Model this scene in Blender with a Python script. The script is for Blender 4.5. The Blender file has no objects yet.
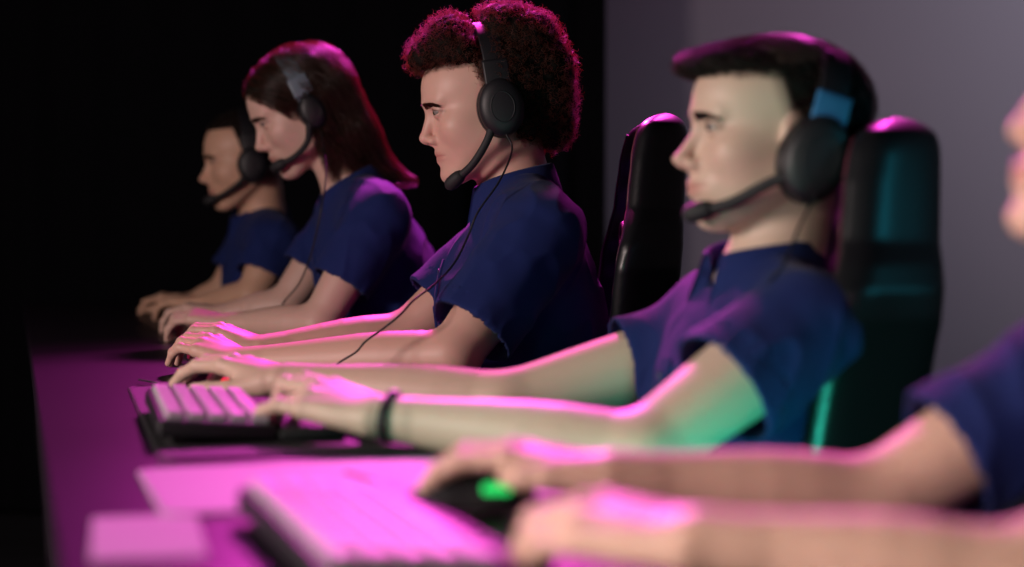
import bpy, math, random, os
import numpy as np
from mathutils import Vector, noise as mnoise

random.seed(7)
rng = np.random.default_rng(7)
Q = float('1')      # grid coarseness for quick looks, 1 = full
C = bpy.context.scene.collection
V = lambda *a: np.array(a, float)

def unit(v):
    v = np.asarray(v, float)
    return v / (np.linalg.norm(v) + 1e-12)

# ------------------------------------------------------------------ camera
FPX = 1780.0
TH = math.atan(68 / FPX)
CAM = V(0, 0, 1.0)
FW = V(0, math.cos(TH), -math.sin(TH))
UP = V(0, math.sin(TH), math.cos(TH))
RT = V(1, 0, 0)

def P(px, py, d):
    """world point seen at photo pixel (px, py) and distance d along the view axis"""
    return CAM + FW * d + RT * ((px - 512) / FPX * d) + UP * ((283.5 - py) / FPX * d)

# ------------------------------------------------------------------ materials
def mat(name, col, rough=0.5, metal=0.0, spec=0.5, sss=0.0, sssrad=(0.02, 0.008, 0.004),
        bump=None, tint=False, emit=None, coat=0.0, sheen=0.0, trans=0.0):
    m = bpy.data.materials.new(name)
    m.use_nodes = True
    nt = m.node_tree
    b = nt.nodes['Principled BSDF']
    b.inputs['Base Color'].default_value = (*col, 1)
    b.inputs['Roughness'].default_value = rough
    b.inputs['Metallic'].default_value = metal
    b.inputs['Specular IOR Level'].default_value = spec
    if sss:
        b.inputs['Subsurface Weight'].default_value = sss
        b.inputs['Subsurface Radius'].default_value = sssrad
        b.inputs['Subsurface Scale'].default_value = 0.6
    if coat:
        b.inputs['Coat Weight'].default_value = coat
        b.inputs['Coat Roughness'].default_value = 0.15
    if sheen:
        b.inputs['Sheen Weight'].default_value = sheen
        b.inputs['Sheen Roughness'].default_value = 0.5
    if emit:
        b.inputs['Emission Color'].default_value = (*emit[0], 1)
        b.inputs['Emission Strength'].default_value = emit[1]
    if tint:
        a = nt.nodes.new('ShaderNodeAttribute')
        a.attribute_name = 'tint'
        nt.links.new(a.outputs['Color'], b.inputs['Base Color'])
    if bump:
        scale, strength, dist, kind = bump
        tc = nt.nodes.new('ShaderNodeTexCoord')
        if kind == 'noise':
            t = nt.nodes.new('ShaderNodeTexNoise'); t.inputs['Scale'].default_value = scale
            t.inputs['Detail'].default_value = 4
            out = t.outputs['Fac']
        elif kind == 'weave':
            t = nt.nodes.new('ShaderNodeTexVoronoi'); t.inputs['Scale'].default_value = scale
            out = t.outputs['Distance']
        nt.links.new(tc.outputs['Object'], t.inputs['Vector'])
        bp = nt.nodes.new('ShaderNodeBump')
        bp.inputs['Strength'].default_value = strength
        bp.inputs['Distance'].default_value = dist
        nt.links.new(out, bp.inputs['Height'])
        nt.links.new(bp.outputs['Normal'], b.inputs['Normal'])
    return m

M = {}
M['skin'] = mat('skin', (0.6, 0.4, 0.3), 0.48, spec=0.4, sss=0.12, tint=True, bump=(260, 0.12, 0.0006, 'noise'))
M['eye'] = mat('eye', (0.8, 0.8, 0.8), 0.12, tint=True)
M['shirt'] = mat('navy_polo_knit', (0.006, 0.016, 0.098), 0.85, spec=0.25, sheen=0.04, bump=(900, 0.25, 0.0006, 'weave'))
M['button'] = mat('dark_button', (0.02, 0.03, 0.08), 0.3)
M['trousers'] = mat('dark_trousers', (0.012, 0.012, 0.016), 0.9, bump=(600, 0.2, 0.0006, 'weave'))
M['shoe'] = mat('shoe_black', (0.015, 0.015, 0.017), 0.5)
M['plastic'] = mat('black_plastic', (0.007, 0.007, 0.010), 0.52)
M['matte'] = mat('matte_black', (0.010, 0.010, 0.012), 0.7)
M['leather'] = mat('black_leatherette', (0.007, 0.007, 0.009), 0.36, bump=(180, 0.18, 0.0008, 'noise'))
M['piping'] = mat('dark_red_piping', (0.10, 0.01, 0.03), 0.5)
M['metal'] = mat('brushed_metal', (0.45, 0.47, 0.5), 0.3, metal=1.0)
M['band'] = mat('headband_grey', (0.13, 0.17, 0.21), 0.38)
M['bracket_blue_light'] = mat('headset_blue_light', (0.03, 0.14, 0.30), 0.35)  # blue side light painted into the bracket colour
M['keycap'] = mat('pale_keycap', (0.40, 0.36, 0.40), 0.45)
M['keycap_dark'] = mat('dark_keycap', (0.02, 0.02, 0.025), 0.4)
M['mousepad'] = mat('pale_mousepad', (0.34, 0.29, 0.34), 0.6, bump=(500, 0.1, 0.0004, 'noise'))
M['pale_piece'] = mat('pale_piece_surface', (0.34, 0.29, 0.34), 0.7)
M['green_led'] = mat('green_led', (0.02, 0.6, 0.15), 0.4, emit=((0.02, 1.0, 0.18), 0.8))
M['red_led'] = mat('red_led', (0.5, 0.02, 0.03), 0.4, emit=((1.0, 0.03, 0.05), 0.8))

def hair_mat(name, col, trans, spec=0.5, rough=0.42, fac=0.42):
    m = bpy.data.materials.new(name); m.use_nodes = True
    nt = m.node_tree; b = nt.nodes['Principled BSDF']
    b.inputs['Base Color'].default_value = (*col, 1)
    b.inputs['Roughness'].default_value = rough
    b.inputs['Specular IOR Level'].default_value = spec
    tr = nt.nodes.new('ShaderNodeBsdfTranslucent')
    tr.inputs['Color'].default_value = (*trans, 1)
    mx = nt.nodes.new('ShaderNodeMixShader'); mx.inputs[0].default_value = fac
    nt.links.new(b.outputs[0], mx.inputs[1]); nt.links.new(tr.outputs[0], mx.inputs[2])
    nt.links.new(mx.outputs[0], nt.nodes['Material Output'].inputs['Surface'])
    return m
M['hair_curly'] = hair_mat('curly_brown_hair', (0.009, 0.004, 0.003), (.85, .34, .24))
M['hair_brown'] = hair_mat('straight_brown_hair', (0.022, 0.015, 0.010), (.95, .30, .22), spec=.55, rough=.30, fac=.26)
M['hair_black'] = hair_mat('black_hair', (0.010, 0.008, 0.008), (.30, .16, .14))
M['hair_core'] = mat('hair_mass', (0.008, 0.005, 0.004), 0.8, spec=0.10)
M['hair_core_b'] = mat('hair_mass_brown', (0.010, 0.007, 0.005), 0.7, spec=0.10)

# ------------------------------------------------------------------ mesh helpers
def raw_mesh(name, verts, faces, smooth=True):
    verts = np.asarray(verts, np.float32); faces = np.asarray(faces, np.int32)
    me = bpy.data.meshes.new(name)
    n, k = faces.shape
    me.vertices.add(len(verts)); me.vertices.foreach_set('co', verts.ravel())
    me.loops.add(n * k); me.loops.foreach_set('vertex_index', faces.ravel())
    me.polygons.add(n); me.polygons.foreach_set('loop_start', np.arange(0, n * k, k, dtype=np.int32))
    try:
        me.polygons.foreach_set('loop_total', np.full(n, k, np.int32))
    except Exception:
        pass
    me.update(calc_edges=True); me.validate()
    if smooth:
        me.polygons.foreach_set('use_smooth', np.ones(len(me.polygons), bool))
    return me

def link(name, me, material, parent=None):
    o = bpy.data.objects.new(name, me); C.objects.link(o)
    if material is not None and me is not None:
        me.materials.clear() if len(me.materials) else None
        me.materials.append(material)
    if parent is not None:
        o.parent = parent
    return o

def base_of(parent):
    p = V(0, 0, 0)
    q = parent
    while q is not None:
        p = p + np.array(q.location); q = q.parent
    return p

def wobj(name, verts, faces, material, parent=None, smooth=True):
    """verts in world space; parents here are never rotated"""
    b = base_of(parent)
    return link(name, raw_mesh(name, np.asarray(verts) - b, faces, smooth), material, parent)

def tag(o, label=None, cat=None, group=None, kind=None):
    if label: o['label'] = label
    if cat: o['category'] = cat
    if group: o['group'] = group
    if kind: o['kind'] = kind
    return o

def empty(name, loc, label, cat, group=None):
    o = bpy.data.objects.new(name, None); C.objects.link(o)
    o.location = [float(v) for v in loc]; o.empty_display_size = 0.1
    return tag(o, label, cat, group)

def bez(pts, n):
    """Catmull-Rom through pts"""
    pts = np.asarray(pts, float)
    p = np.vstack([2 * pts[0] - pts[1], pts, 2 * pts[-1] - pts[-2]])
    out = []
    m = len(pts) - 1
    for s in np.linspace(0, m - 1e-6, n):
        i = int(s); t = s - i
        a, b, c, d = p[i], p[i + 1], p[i + 2], p[i + 3]
        out.append(0.5 * ((2 * b) + (-a + c) * t + (2 * a - 5 * b + 4 * c - d) * t * t + (-a + 3 * b - 3 * c + d) * t ** 3))
    return np.array(out)

def sweep(path, section, ups=None, closed=False, scale=None):
    """sweep a closed 2D section (k,2) along path; section x -> side, y -> up"""
    path = np.asarray(path, float); section = np.asarray(section, float)
    n = len(path); k = len(section)
    T = np.gradient(path, axis=0) if not closed else np.roll(path, -1, 0) - np.roll(path, 1, 0)
    T /= np.linalg.norm(T, axis=1)[:, None]
    vs = []
    up = unit(np.cross(T[0], V(0.13, 0.9, 0.2))) if ups is None else None
    for i in range(n):
        if ups is None:
            up = up - T[i] * np.dot(up, T[i]); up = unit(up)
        else:
            up = np.asarray(ups[i]) - T[i] * np.dot(ups[i], T[i]); up = unit(up)
        side = np.cross(T[i], up)
        s = 1.0 if scale is None else scale[i]
        vs.append(path[i] + s * (section[:, :1] * side + section[:, 1:] * up))
    vs = np.vstack(vs)
    fs = []
    for i in range(n if closed else n - 1):
        a = i * k; b = ((i + 1) % n) * k
        for j in range(k):
            j2 = (j + 1) % k
            fs.append((a + j, a + j2, b + j2, b + j))
    if not closed:
        c0 = len(vs); vs = np.vstack([vs, vs[:k].mean(0), vs[-k:].mean(0)])
        for j in range(k):
            j2 = (j + 1) % k
            fs.append((c0, j2, j, j)); fs.append((c0 + 1, (n - 1) * k + j, (n - 1) * k + j2, (n - 1) * k + j2))
    return vs, fs

def fix_faces(fs):
    return [tuple(dict.fromkeys(f)) for f in fs]

def pobj(name, verts, faces, material, parent=None, smooth=True):
    b = base_of(parent)
    me = bpy.data.meshes.new(name)
    me.from_pydata((np.asarray(verts) - b).tolist(), [], fix_faces(faces)); me.update()
    if smooth:
        me.polygons.foreach_set('use_smooth', np.ones(len(me.polygons), bool))
    return link(name, me, material, parent)

def circle(r, k=12, ry=None):
    a = np.linspace(0, 2 * math.pi, k, endpoint=False)
    return np.stack([np.cos(a) * r, np.sin(a) * (ry or r)], 1)

def rrect(w, h, r, k=4):
    pts = []
    for cx, cy, a0 in ((w - r, h - r, 0), (-w + r, h - r, 90), (-w + r, -h + r, 180), (w - r, -h + r, 270)):
        for i in range(k + 1):
            a = math.radians(a0 + 90 * i / k)
            pts.append((cx + r * math.cos(a), cy + r * math.sin(a)))
    return np.array(pts)

def tube(name, pts, r, material, parent=None, n=None, k=10, scale=None):
    path = bez(pts, n or max(8, 8 * len(pts)))
    vs, fs = sweep(path, circle(r, k), scale=scale)
    return pobj(name, vs, fs, material, parent)

def lathe(profile, centre, axis, k=28, flat=None, xdir=None):
    """profile (r,h) list round axis; flat=(sx,sy) squashes"""
    axis = unit(axis)
    u = unit(np.cross(axis, V(0.1, 0.2, 0.97))) if xdir is None else unit(np.asarray(xdir) - axis * np.dot(xdir, axis))
    w = np.cross(axis, u)
    sx, sy = flat or (1, 1)
    vs, fs = [], []
    for r, h in profile:
        for j in range(k):
            a = 2 * math.pi * j / k
            vs.append(np.asarray(centre) + axis * h + u * (r * sx * math.cos(a)) + w * (r * sy * math.sin(a)))
    n = len(profile)
    for i in range(n - 1):
        for j in range(k):
            j2 = (j + 1) % k
            fs.append((i * k + j, i * k + j2, (i + 1) * k + j2, (i + 1) * k + j))
    fs.append(tuple(range(k))[::-1]); fs.append(tuple((n - 1) * k + j for j in range(k)))
    return np.array(vs), fs

def rbox(centre, half, r, ax=None, k=3):
    """rounded box as lofted rounded rectangles; ax = 3 axes rows"""
    ax = np.eye(3) if ax is None else np.asarray(ax)
    hx, hy, hz = half
    vs, fs = [], []
    levels = []
    for i in range(k + 1):
        a = math.pi / 2 * i / k
        levels.append((r * (1 - math.sin(a)), -hz + r * (1 - math.cos(a))))
    levels = levels + [(ins, -z) for ins, z in levels[::-1]]
    m = None
    for ins, z in levels:
        s = rrect(hx - ins, hy - ins, max(r - ins, 1e-5), 3)
        m = len(s)
        for x, y in s:
            vs.append(np.asarray(centre) + ax[0] * x + ax[1] * y + ax[2] * z)
    n = len(levels)
    for i in range(n - 1):
        for j in range(m):
            j2 = (j + 1) % m
            fs.append((i * m + j, i * m + j2, (i + 1) * m + j2, (i + 1) * m + j))
    fs.append(tuple(range(m))[::-1]); fs.append(tuple((n - 1) * m + j for j in range(m)))
    return np.array(vs), fs

# ------------------------------------------------------------------ signed distance modelling
def smin(a, b, k):
    if k <= 0: return np.minimum(a, b)
    h = np.maximum(k - np.abs(a - b), 0) / k
    return np.minimum(a, b) - h * h * k * 0.25

def smax(a, b, k):
    return -smin(-a, -b, k)

def cone(a, b, r1, r2):
    a = np.asarray(a, float); b = np.asarray(b, float)
    ba = b - a; L2 = float(ba @ ba) + 1e-12
    def f(X, Y, Z):
        t = ((X - a[0]) * ba[0] + (Y - a[1]) * ba[1] + (Z - a[2]) * ba[2]) / L2
        t = np.clip(t, 0, 1)
        dx = X - a[0] - t * ba[0]; dy = Y - a[1] - t * ba[1]; dz = Z - a[2] - t * ba[2]
        return np.sqrt(dx * dx + dy * dy + dz * dz) - (r1 + (r2 - r1) * t)
    f.box = (np.minimum(a - r1, b - r2), np.maximum(a + r1, b + r2))
    return f

def ell(c, r, ax=None):
    c = np.asarray(c, float); r = np.asarray(r, float)
    A = np.eye(3) if ax is None else np.asarray(ax, float)
    def f(X, Y, Z):
        x, y, z = X - c[0], Y - c[1], Z - c[2]
        u = x * A[0, 0] + y * A[0, 1] + z * A[0, 2]
        v = x * A[1, 0] + y * A[1, 1] + z * A[1, 2]
        w = x * A[2, 0] + y * A[2, 1] + z * A[2, 2]
        k0 = np.sqrt((u / r[0]) ** 2 + (v / r[1]) ** 2 + (w / r[2]) ** 2)
        k1 = np.sqrt((u / r[0] ** 2) ** 2 + (v / r[1] ** 2) ** 2 + (w / r[2] ** 2) ** 2) + 1e-9
        return k0 * (k0 - 1) / k1
    e = np.sqrt(((A * r[:, None]) ** 2).sum(0))
    f.box = (c - e, c + e)
    return f

class Field:
    def __init__(self, lo, hi, h):
        self.h = h
        self.ax = [np.arange(lo[i], hi[i] + h, h, dtype=np.float32) for i in range(3)]
        self.D = np.full([len(a) for a in self.ax], 0.2, np.float32)
        self.lo = np.array(lo, float)
    def _sl(self, lo, hi):
        s = []
        for i in range(3):
            a = max(0, int((lo[i] - self.lo[i]) / self.h)); b = min(len(self.ax[i]), int((hi[i] - self.lo[i]) / self.h) + 2)
            if b <= a: return None
            s.append(slice(a, b))
        return tuple(s)
    def op(self, f, k=0.0, mode='add', box=None, pad=None):
        lo, hi = box or f.box
        p = (k + 3 * self.h) if pad is None else pad
        sl = self._sl(np.asarray(lo) - p, np.asarray(hi) + p)
        if sl is None: return
        X = self.ax[0][sl[0]][:, None, None]; Y = self.ax[1][sl[1]][None, :, None]; Z = self.ax[2][sl[2]][None, None, :]
        d = f(X, Y, Z).astype(np.float32)
        if mode == 'add': self.D[sl] = smin(self.D[sl], d, k)
        else: self.D[sl] = smax(self.D[sl], -d, k)
    def mesh(self):
        D = self.D; S = D < 0
        nx, ny, nz = D.shape
        a = S[:-1, :-1, :-1]
        anyi = a.copy(); alli = a.copy()
        for i in (0, 1):
            for j in (0, 1):
                for k in (0, 1):
                    s = S[i:nx - 1 + i, j:ny - 1 + j, k:nz - 1 + k]
                    anyi |= s; alli &= s
        act = anyi & ~alli
        idx = np.full(act.shape, -1, np.int32)
        cells = np.argwhere(act)
        idx[act] = np.arange(len(cells), dtype=np.int32)
        acc = np.zeros((len(cells), 3)); cnt = np.zeros(len(cells))
        cx, cy, cz = cells.T
        vals = {}
        for i in (0, 1):
            for j in (0, 1):
                for k in (0, 1):
                    vals[i, j, k] = D[cx + i, cy + j, cz + k].astype(float)
        corners = list(vals)
        for p in corners:
            for ax in range(3):
                if p[ax] == 0:
                    q = list(p); q[ax] = 1; q = tuple(q)
                    v0, v1 = vals[p], vals[q]
                    m = (v0 < 0) != (v1 < 0)
                    t = np.where(m, v0 / np.where(m, v0 - v1, 1), 0)
                    pos = np.tile(np.array(p, float), (len(cells), 1)); pos[:, ax] += t
                    acc[m] += pos[m]; cnt[m] += 1
        vts = (cells + acc / cnt[:, None]) * self.h + self.lo
        quads = []
        for ax in range(3):
            o = [o_ for o_ in range(3) if o_ != ax]
            s0 = [slice(None)] * 3; s1 = [slice(None)] * 3
            s0[ax] = slice(0, -1); s1[ax] = slice(1, None)
            for q in o:
                s0[q] = slice(1, -1); s1[q] = slice(1, -1)
            A = S[tuple(s0)]; B = S[tuple(s1)]
            cr = np.argwhere(A != B)
            if len(cr) == 0: continue
            flip = A[tuple(cr.T)]
            base = cr.copy()
            for q in o: base[:, q] += 1
            def at(d1, d2):
                c = base.copy(); c[:, o[0]] += d1; c[:, o[1]] += d2
                return idx[tuple(c.T)]
            qd = np.stack([at(-1, -1), at(0, -1), at(0, 0), at(-1, 0)], 1)
            if ax == 1: flip = ~flip
            qd[~flip] = qd[~flip][:, ::-1]
            quads.append(qd)
        f = np.vstack(quads)
        f = f[(f >= 0).all(1)]
        return vts, f

def frame(F, Upv):
    F = unit(F); L = unit(np.cross(Upv, F)); U = np.cross(F, L)
    return F, L, U

def vnoise(verts, scale, seed=0.0):
    s = np.asarray(scale, float) * np.ones(3)
    return np.array([mnoise.noise(Vector((v[0] * s[0] + seed, v[1] * s[1] - seed, v[2] * s[2] + 2 * seed))) for v in verts])

def normals_of(v, f):
    n = np.zeros_like(v)
    a = v[f[:, 2]] - v[f[:, 0]]; b = v[f[:, 3]] - v[f[:, 1]]
    fn = np.cross(a, b)
    for i in range(4): np.add.at(n, f[:, i], fn)
    return n / (np.linalg.norm(n, axis=1)[:, None] + 1e-12)

def set_tint(o, cols):
    me = o.data
    at = me.color_attributes.new('tint', 'FLOAT_COLOR', 'POINT')
    c = np.ones((len(me.vertices), 4), np.float32); c[:, :3] = cols
    at.data.foreach_set('color', c.ravel())

def strands(name, paths, radius, material, parent, taper=True):
    """paths (N,S,3) -> one mesh of thin three-sided tubes"""
    Pn = np.asarray(paths, float); N, S, _ = Pn.shape
    T = np.gradient(Pn, axis=1); T /= np.linalg.norm(T, axis=2)[..., None] + 1e-9
    ref = rng.normal(size=(N, 1, 3)); ref /= np.linalg.norm(ref, axis=2)[..., None]
    u = np.cross(T, ref); u /= np.linalg.norm(u, axis=2)[..., None] + 1e-9
    w = np.cross(T, u)
    r = np.full(S, radius)
    if taper: r = radius * (1 - 0.8 * np.linspace(0, 1, S) ** 2)
    r = r[None, :, None]
    ring = [Pn + r * (u * math.cos(a) + w * math.sin(a)) for a in (0, 2.094, 4.189)]
    vs = np.stack(ring, 2).reshape(-1, 3)
    i = np.arange(N)[:, None, None]; s = np.arange(S - 1)[None, :, None]; j = np.arange(3)[None, None, :]
    a = (i * S + s) * 3 + j; b = (i * S + s) * 3 + (j + 1) % 3
    fs = np.stack([a, b, b + 3, a + 3], -1).reshape(-1, 4)
    return wobj(name, vs, fs, material, parent)
def orient(v, f):
    a, b, c, d = v[f[:, 0]], v[f[:, 1]], v[f[:, 2]], v[f[:, 3]]
    vol = (a * np.cross(b, c)).sum() + (a * np.cross(c, d)).sum()
    return f if vol > 0 else f[:, ::-1]

# ------------------------------------------------------------------ head
class HeadFrame:
    def __init__(s, O, yaw, pitch, scale, roll=0):
        y, p = math.radians(yaw), math.radians(pitch)
        F = V(-math.cos(y) * math.cos(p), -math.sin(y) * math.cos(p), -math.sin(p))
        L = V(math.sin(y), -math.cos(y), 0)
        U = np.cross(F, L)
        if roll:
            r = math.radians(roll)
            L, U = L * math.cos(r) + U * math.sin(r), U * math.cos(r) - L * math.sin(r)
        s.O, s.F, s.L, s.U, s.s = np.asarray(O), F, L, U, scale
    def w(s, x, y, z):
        return s.O + s.s * (s.F * x + s.L * y + s.U * z)
    def local(s, X, Y, Z):
        dx, dy, dz = X - s.O[0], Y - s.O[1], Z - s.O[2]
        k = 1 / s.s
        return tuple((dx * A[0] + dy * A[1] + dz * A[2]) * k for A in (s.F, s.L, s.U))
    def loc_pts(s, p):
        d = (np.asarray(p) - s.O) / s.s
        return np.stack([d @ s.F, d @ s.L, d @ s.U], -1)
    def wrap(s, f):
        """local sdf f(x,y,z) -> world sdf with box"""
        def g(X, Y, Z):
            x, y, z = s.local(X, Y, Z)
            return f(x, y, z) * s.s
        return g

def head_sdf(pr):
    """skull, face and ears in head units; pr = profile offsets"""
    zk = np.array([-0.20, -0.118, -0.108, -0.094, -0.080, -0.068, -0.056, -0.042, -0.010, 0.012, 0.05, 0.09])
    dk = np.array([pr.get('chin', 0), pr.get('chin', 0), pr.get('chin', 0), pr.get('sub', 0), pr.get('low', 0), pr.get('lip', 0),
                   pr.get('base', 0), pr.get('nose', 0), pr.get('nasion', 0), pr.get('brow', 0), pr.get('fore', 0), pr.get('top', 0)])
    sm = pr.get('smile', 0.0); zs = pr.get('zs', 1.0); open_ = pr.get('lid', 0.0046); fat = pr.get('fat', 0.0)
    def f(x, y, z):
        ay = np.abs(y)
        z = np.where(z < 0, z / zs, z)
        wy = np.exp(-(ay / 0.038) ** 2) * np.clip((x - 0.02) / 0.04, 0, 1)
        x = x - np.interp(z, zk, dk).astype(np.float32) * wy
        d = ell((-0.006, 0, 0.032), (0.100, 0.076, 0.082))(x, y, z)
        d = smin(d, ell((0.040, 0, 0.026), (0.056, 0.058, 0.056))(x, y, z), 0.02)
        d = smin(d, ell((0.036, 0, -0.046), (0.051, 0.056 + fat, 0.068))(x, y, z), 0.022)
        d = smin(d, cone((0.000, 0.050 + fat, -0.058), (0.058, 0.022, -0.104), 0.018, 0.014)(x, ay, z), 0.022)
        d = smin(d, ell((0.068, 0, -0.105), (0.0195, 0.022, 0.0165))(x, y, z), 0.018)
        d = smin(d, ell((0.058, 0.043, -0.030), (0.020, 0.016, 0.016))(x, ay, z), 0.022)
        d = smin(d, ell((0.022, 0.044 + fat, -0.034), (0.040, 0.020, 0.036))(x, ay, z), 0.028)
        d = smin(d, cone((0.089, 0.008, 0.013), (0.076, 0.040, 0.013), 0.0095, 0.008)(x, ay, z), 0.012)
        d = smax(d, -ell((0.100, 0.030, -0.006), (0.019, 0.018, 0.0125))(x, ay, z), 0.014)
        # eyelids
        d = smin(d, ell((0.0765, 0.0315, -0.003), (0.0142, 0.0150, 0.0142))(x, ay, z), 0.004)
        d = smax(d, -ell((0.0900, 0.0340, -0.0042), (0.0125, 0.0148, open_ * 1.02))(x, ay, z), 0.0012)
        # muzzle and lips
        d = smin(d, ell((0.062, 0, -0.070), (0.026, 0.031, 0.026))(x, y, z), 0.014)
        d = smin(d, cone((0.0855, 0.003, -0.0675), (0.076, 0.024, -0.0735 + sm), 0.0058, 0.0030)(x, ay, z), 0.005)
        d = smin(d, cone((0.0830, 0.000, -0.0800), (0.075, 0.022, -0.0750 + sm), 0.0068, 0.0030)(x, ay, z), 0.005)
        d = smax(d, -cone((0.0935, 0.0, -0.0737), (0.0790, 0.029, -0.0742 + sm * 1.3), 0.0022, 0.0015)(x, ay, z), 0.0022)
        # nose
        d = smin(d, cone((0.0865, 0, 0.004), (0.1005, 0, -0.038), 0.0075, 0.0085)(x, y, z), 0.011)
        d = smin(d, ell((0.1015, 0, -0.042), (0.0098, 0.0090, 0.0088))(x, y, z), 0.006)
        d = smin(d, ell((0.0900, 0.0125, -0.0470), (0.0105, 0.0070, 0.0075))(x, ay, z), 0.006)
        d = smin(d, cone((0.100, 0, -0.046), (0.0865, 0, -0.055), 0.0050, 0.0050)(x, y, z), 0.006)
        d = smax(d, -ell((0.0955, 0.0070, -0.0535), (0.0055, 0.0030, 0.0035))(x, ay, z), 0.002)
        # ears
        d = smin(d, ell((-0.006, 0.076, -0.012), (0.019, 0.008, 0.031))(x, ay, z), 0.006)
        d = smax(d, -ell((-0.002, 0.085, -0.012), (0.011, 0.006, 0.019))(x, ay, z), 0.003)
        return d
    return f

def face_mask(x, z, zl, xz0, sl):
    """negative over the bare face, positive under the hair"""
    return np.maximum(z - zl, (xz0 + z * sl) - x)

def skin_tint(lp, n, base, pr, stub=0.0):
    x, y, z = lp.T
    zs = pr.get('zs', 1.0)
    z = np.where(z < 0, z / zs, z)
    ay = np.abs(y)
    c = np.tile(np.array(base, float), (len(x), 1))
    inhead = (z > -0.135) & (np.abs(x) < 0.14) & (ay < 0.1)
    def mix(mask, col, k):
        m = (mask * k * inhead)[:, None]
        c[:] = c * (1 - m) + np.array(col) * m
    lip = np.exp(-((z + 0.0740) / 0.0085) ** 4) * np.exp(-(ay / 0.024) ** 4) * (x > 0.07)
    mix(lip, (0.46, 0.17, 0.15), 0.75)
    mix(np.exp(-(((z + 0.03) / 0.022) ** 2 + ((ay - 0.045) / 0.02) ** 2)) * (x > 0.03), (0.62, 0.30, 0.24), 0.14)
    mix(np.exp(-(((z + 0.044) / 0.014) ** 2 + (ay / 0.016) ** 2)) * (x > 0.08), (0.62, 0.30, 0.24), 0.30)
    mix(np.exp(-(((z + 0.0045) / 0.0085) ** 2 + ((ay - 0.0315) / 0.017) ** 2)) * (x > 0.06), (0.30, 0.15, 0.11), 0.45)
    mix(np.exp(-((z - 0.0018 + 6 * np.maximum(0, ay - .034) ** 1.0 * .06) / 0.0021) ** 2) * np.exp(-((ay - 0.0335) / 0.0150) ** 4) * (x > 0.055), (0.05, 0.025, 0.02), 0.85)
    if stub:
        s = np.clip((-z - 0.05) / 0.02, 0, 1) * np.clip((x + 0.01) / 0.02, 0, 1) * (1 - lip)
        mix(s, (0.22, 0.15, 0.12), stub)
    if 'hairline' in pr:
        side = -face_mask(x, z, *pr['hairline'])
        m = np.clip(-side / pr.get('fade', 0.010) + 0.2, 0, 1) * np.clip((z + 0.075) / 0.03, 0, 1)
        mix(m, pr['scalp'], 0.93)
    return c

# ------------------------------------------------------------------ hand
def hand(field, W, X, Zd, side, curls, spread=1.0, s=1.0, thumb=None, lift=0.0):
    """W wrist, X towards knuckles, Zd dorsal; side -1 left, +1 right; curls per finger (mcp,pip,dip)"""
    X = unit(X); Y = unit(np.cross(Zd, X)) * side; Z = unit(np.cross(X, Y)) * side
    g = lambda x, y, z: W + s * (X * x + Y * y + Z * z)
    mcps = [(.088, .027, .002), (.092, .006, .005), (.086, -.014, .002), (.077, -.032, -.004)]
    lens = [(.043, .026, .021), (.048, .030, .022), (.044, .028, .021), (.034, .021, .019)]
    rad = [(.0098, .0088, .0078, .0066), (.0100, .0090, .0079, .0067), (.0095, .0085, .0075, .0063), (.0085, .0076, .0068, .0057)]
    field.op(ell(g(.045, 0, -.002), (.052 * s, .037 * s, .0135 * s), (X, Y, Z)), 0.012)
    for i, m in enumerate(mcps):
        field.op(cone(g(.005, m[1] * .55, 0), g(*m), .0150 * s, .0105 * s), 0.010)
    for i, m in enumerate(mcps):
        p = g(*m); a = 0.0
        yaw = math.radians((m[1] / .03) * 5 * spread)
        field.op(cone(p, p, rad[i][0] * s * 1.08, rad[i][0] * s * 1.08), 0.006)
        for j in range(3):
            a += math.radians(curls[i][j])
            dvec = X * math.cos(a) * math.cos(yaw) + Y * math.sin(yaw) * math.cos(a) - Z * math.sin(a)
            q = p + dvec * lens[i][j] * s
            field.op(cone(p, q, rad[i][j] * s, rad[i][j + 1] * s), 0.0035)
            if j < 2: field.op(cone(q, q, rad[i][j + 1] * s * 1.05, rad[i][j + 1] * s * 1.05), 0.003)
            p = q
    t = thumb or [(.020, .024, -.008), (.054, .046, -.020), (.084, .054, -.026), (.108, .052, -.030)]
    tr = [.0150, .0118, .0105, .0080]
    for j in range(3):
        field.op(cone(g(*t[j]), g(*t[j + 1]), tr[j] * s, tr[j + 1] * s), 0.010 if j == 0 else 0.004)

def chain(pts, rad):
    fs_ = [cone(pts[i], pts[i + 1], rad[i], rad[i + 1]) for i in range(len(pts) - 1)]
    def f(X, Y, Z):
        d = fs_[0](X, Y, Z)
        for g_ in fs_[1:]: d = np.minimum(d, g_(X, Y, Z))
        return d
    f.box = (np.min([g_.box[0] for g_ in fs_], 0), np.max([g_.box[1] for g_ in fs_], 0))
    return f

def arm(field, S, E, W, k=1.0):
    S, E, W = map(np.asarray, (S, E, W))
    t = np.linspace(0, 1, 6)
    field.op(chain([S + (E - S) * q for q in t], [k * r for r in (.052, .050, .0475, .0445, .041, .038)]), 0.03)
    t = np.linspace(0, 1, 8)
    field.op(chain([E + (W - E) * q for q in t], [k * r for r in (.0375, .0400, .0405, .0385, .0345, .0300, .0262, .0240)]), 0.018)
    d = unit(W - E)
    h = unit(np.cross(d, V(0, 0, 1)))
    for sg in (-1, 1):
        field.op(cone(W - d * .03 + h * sg * .009, W + d * .005 + h * sg * .009, .0175 * k, .0170 * k), 0.010)

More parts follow.
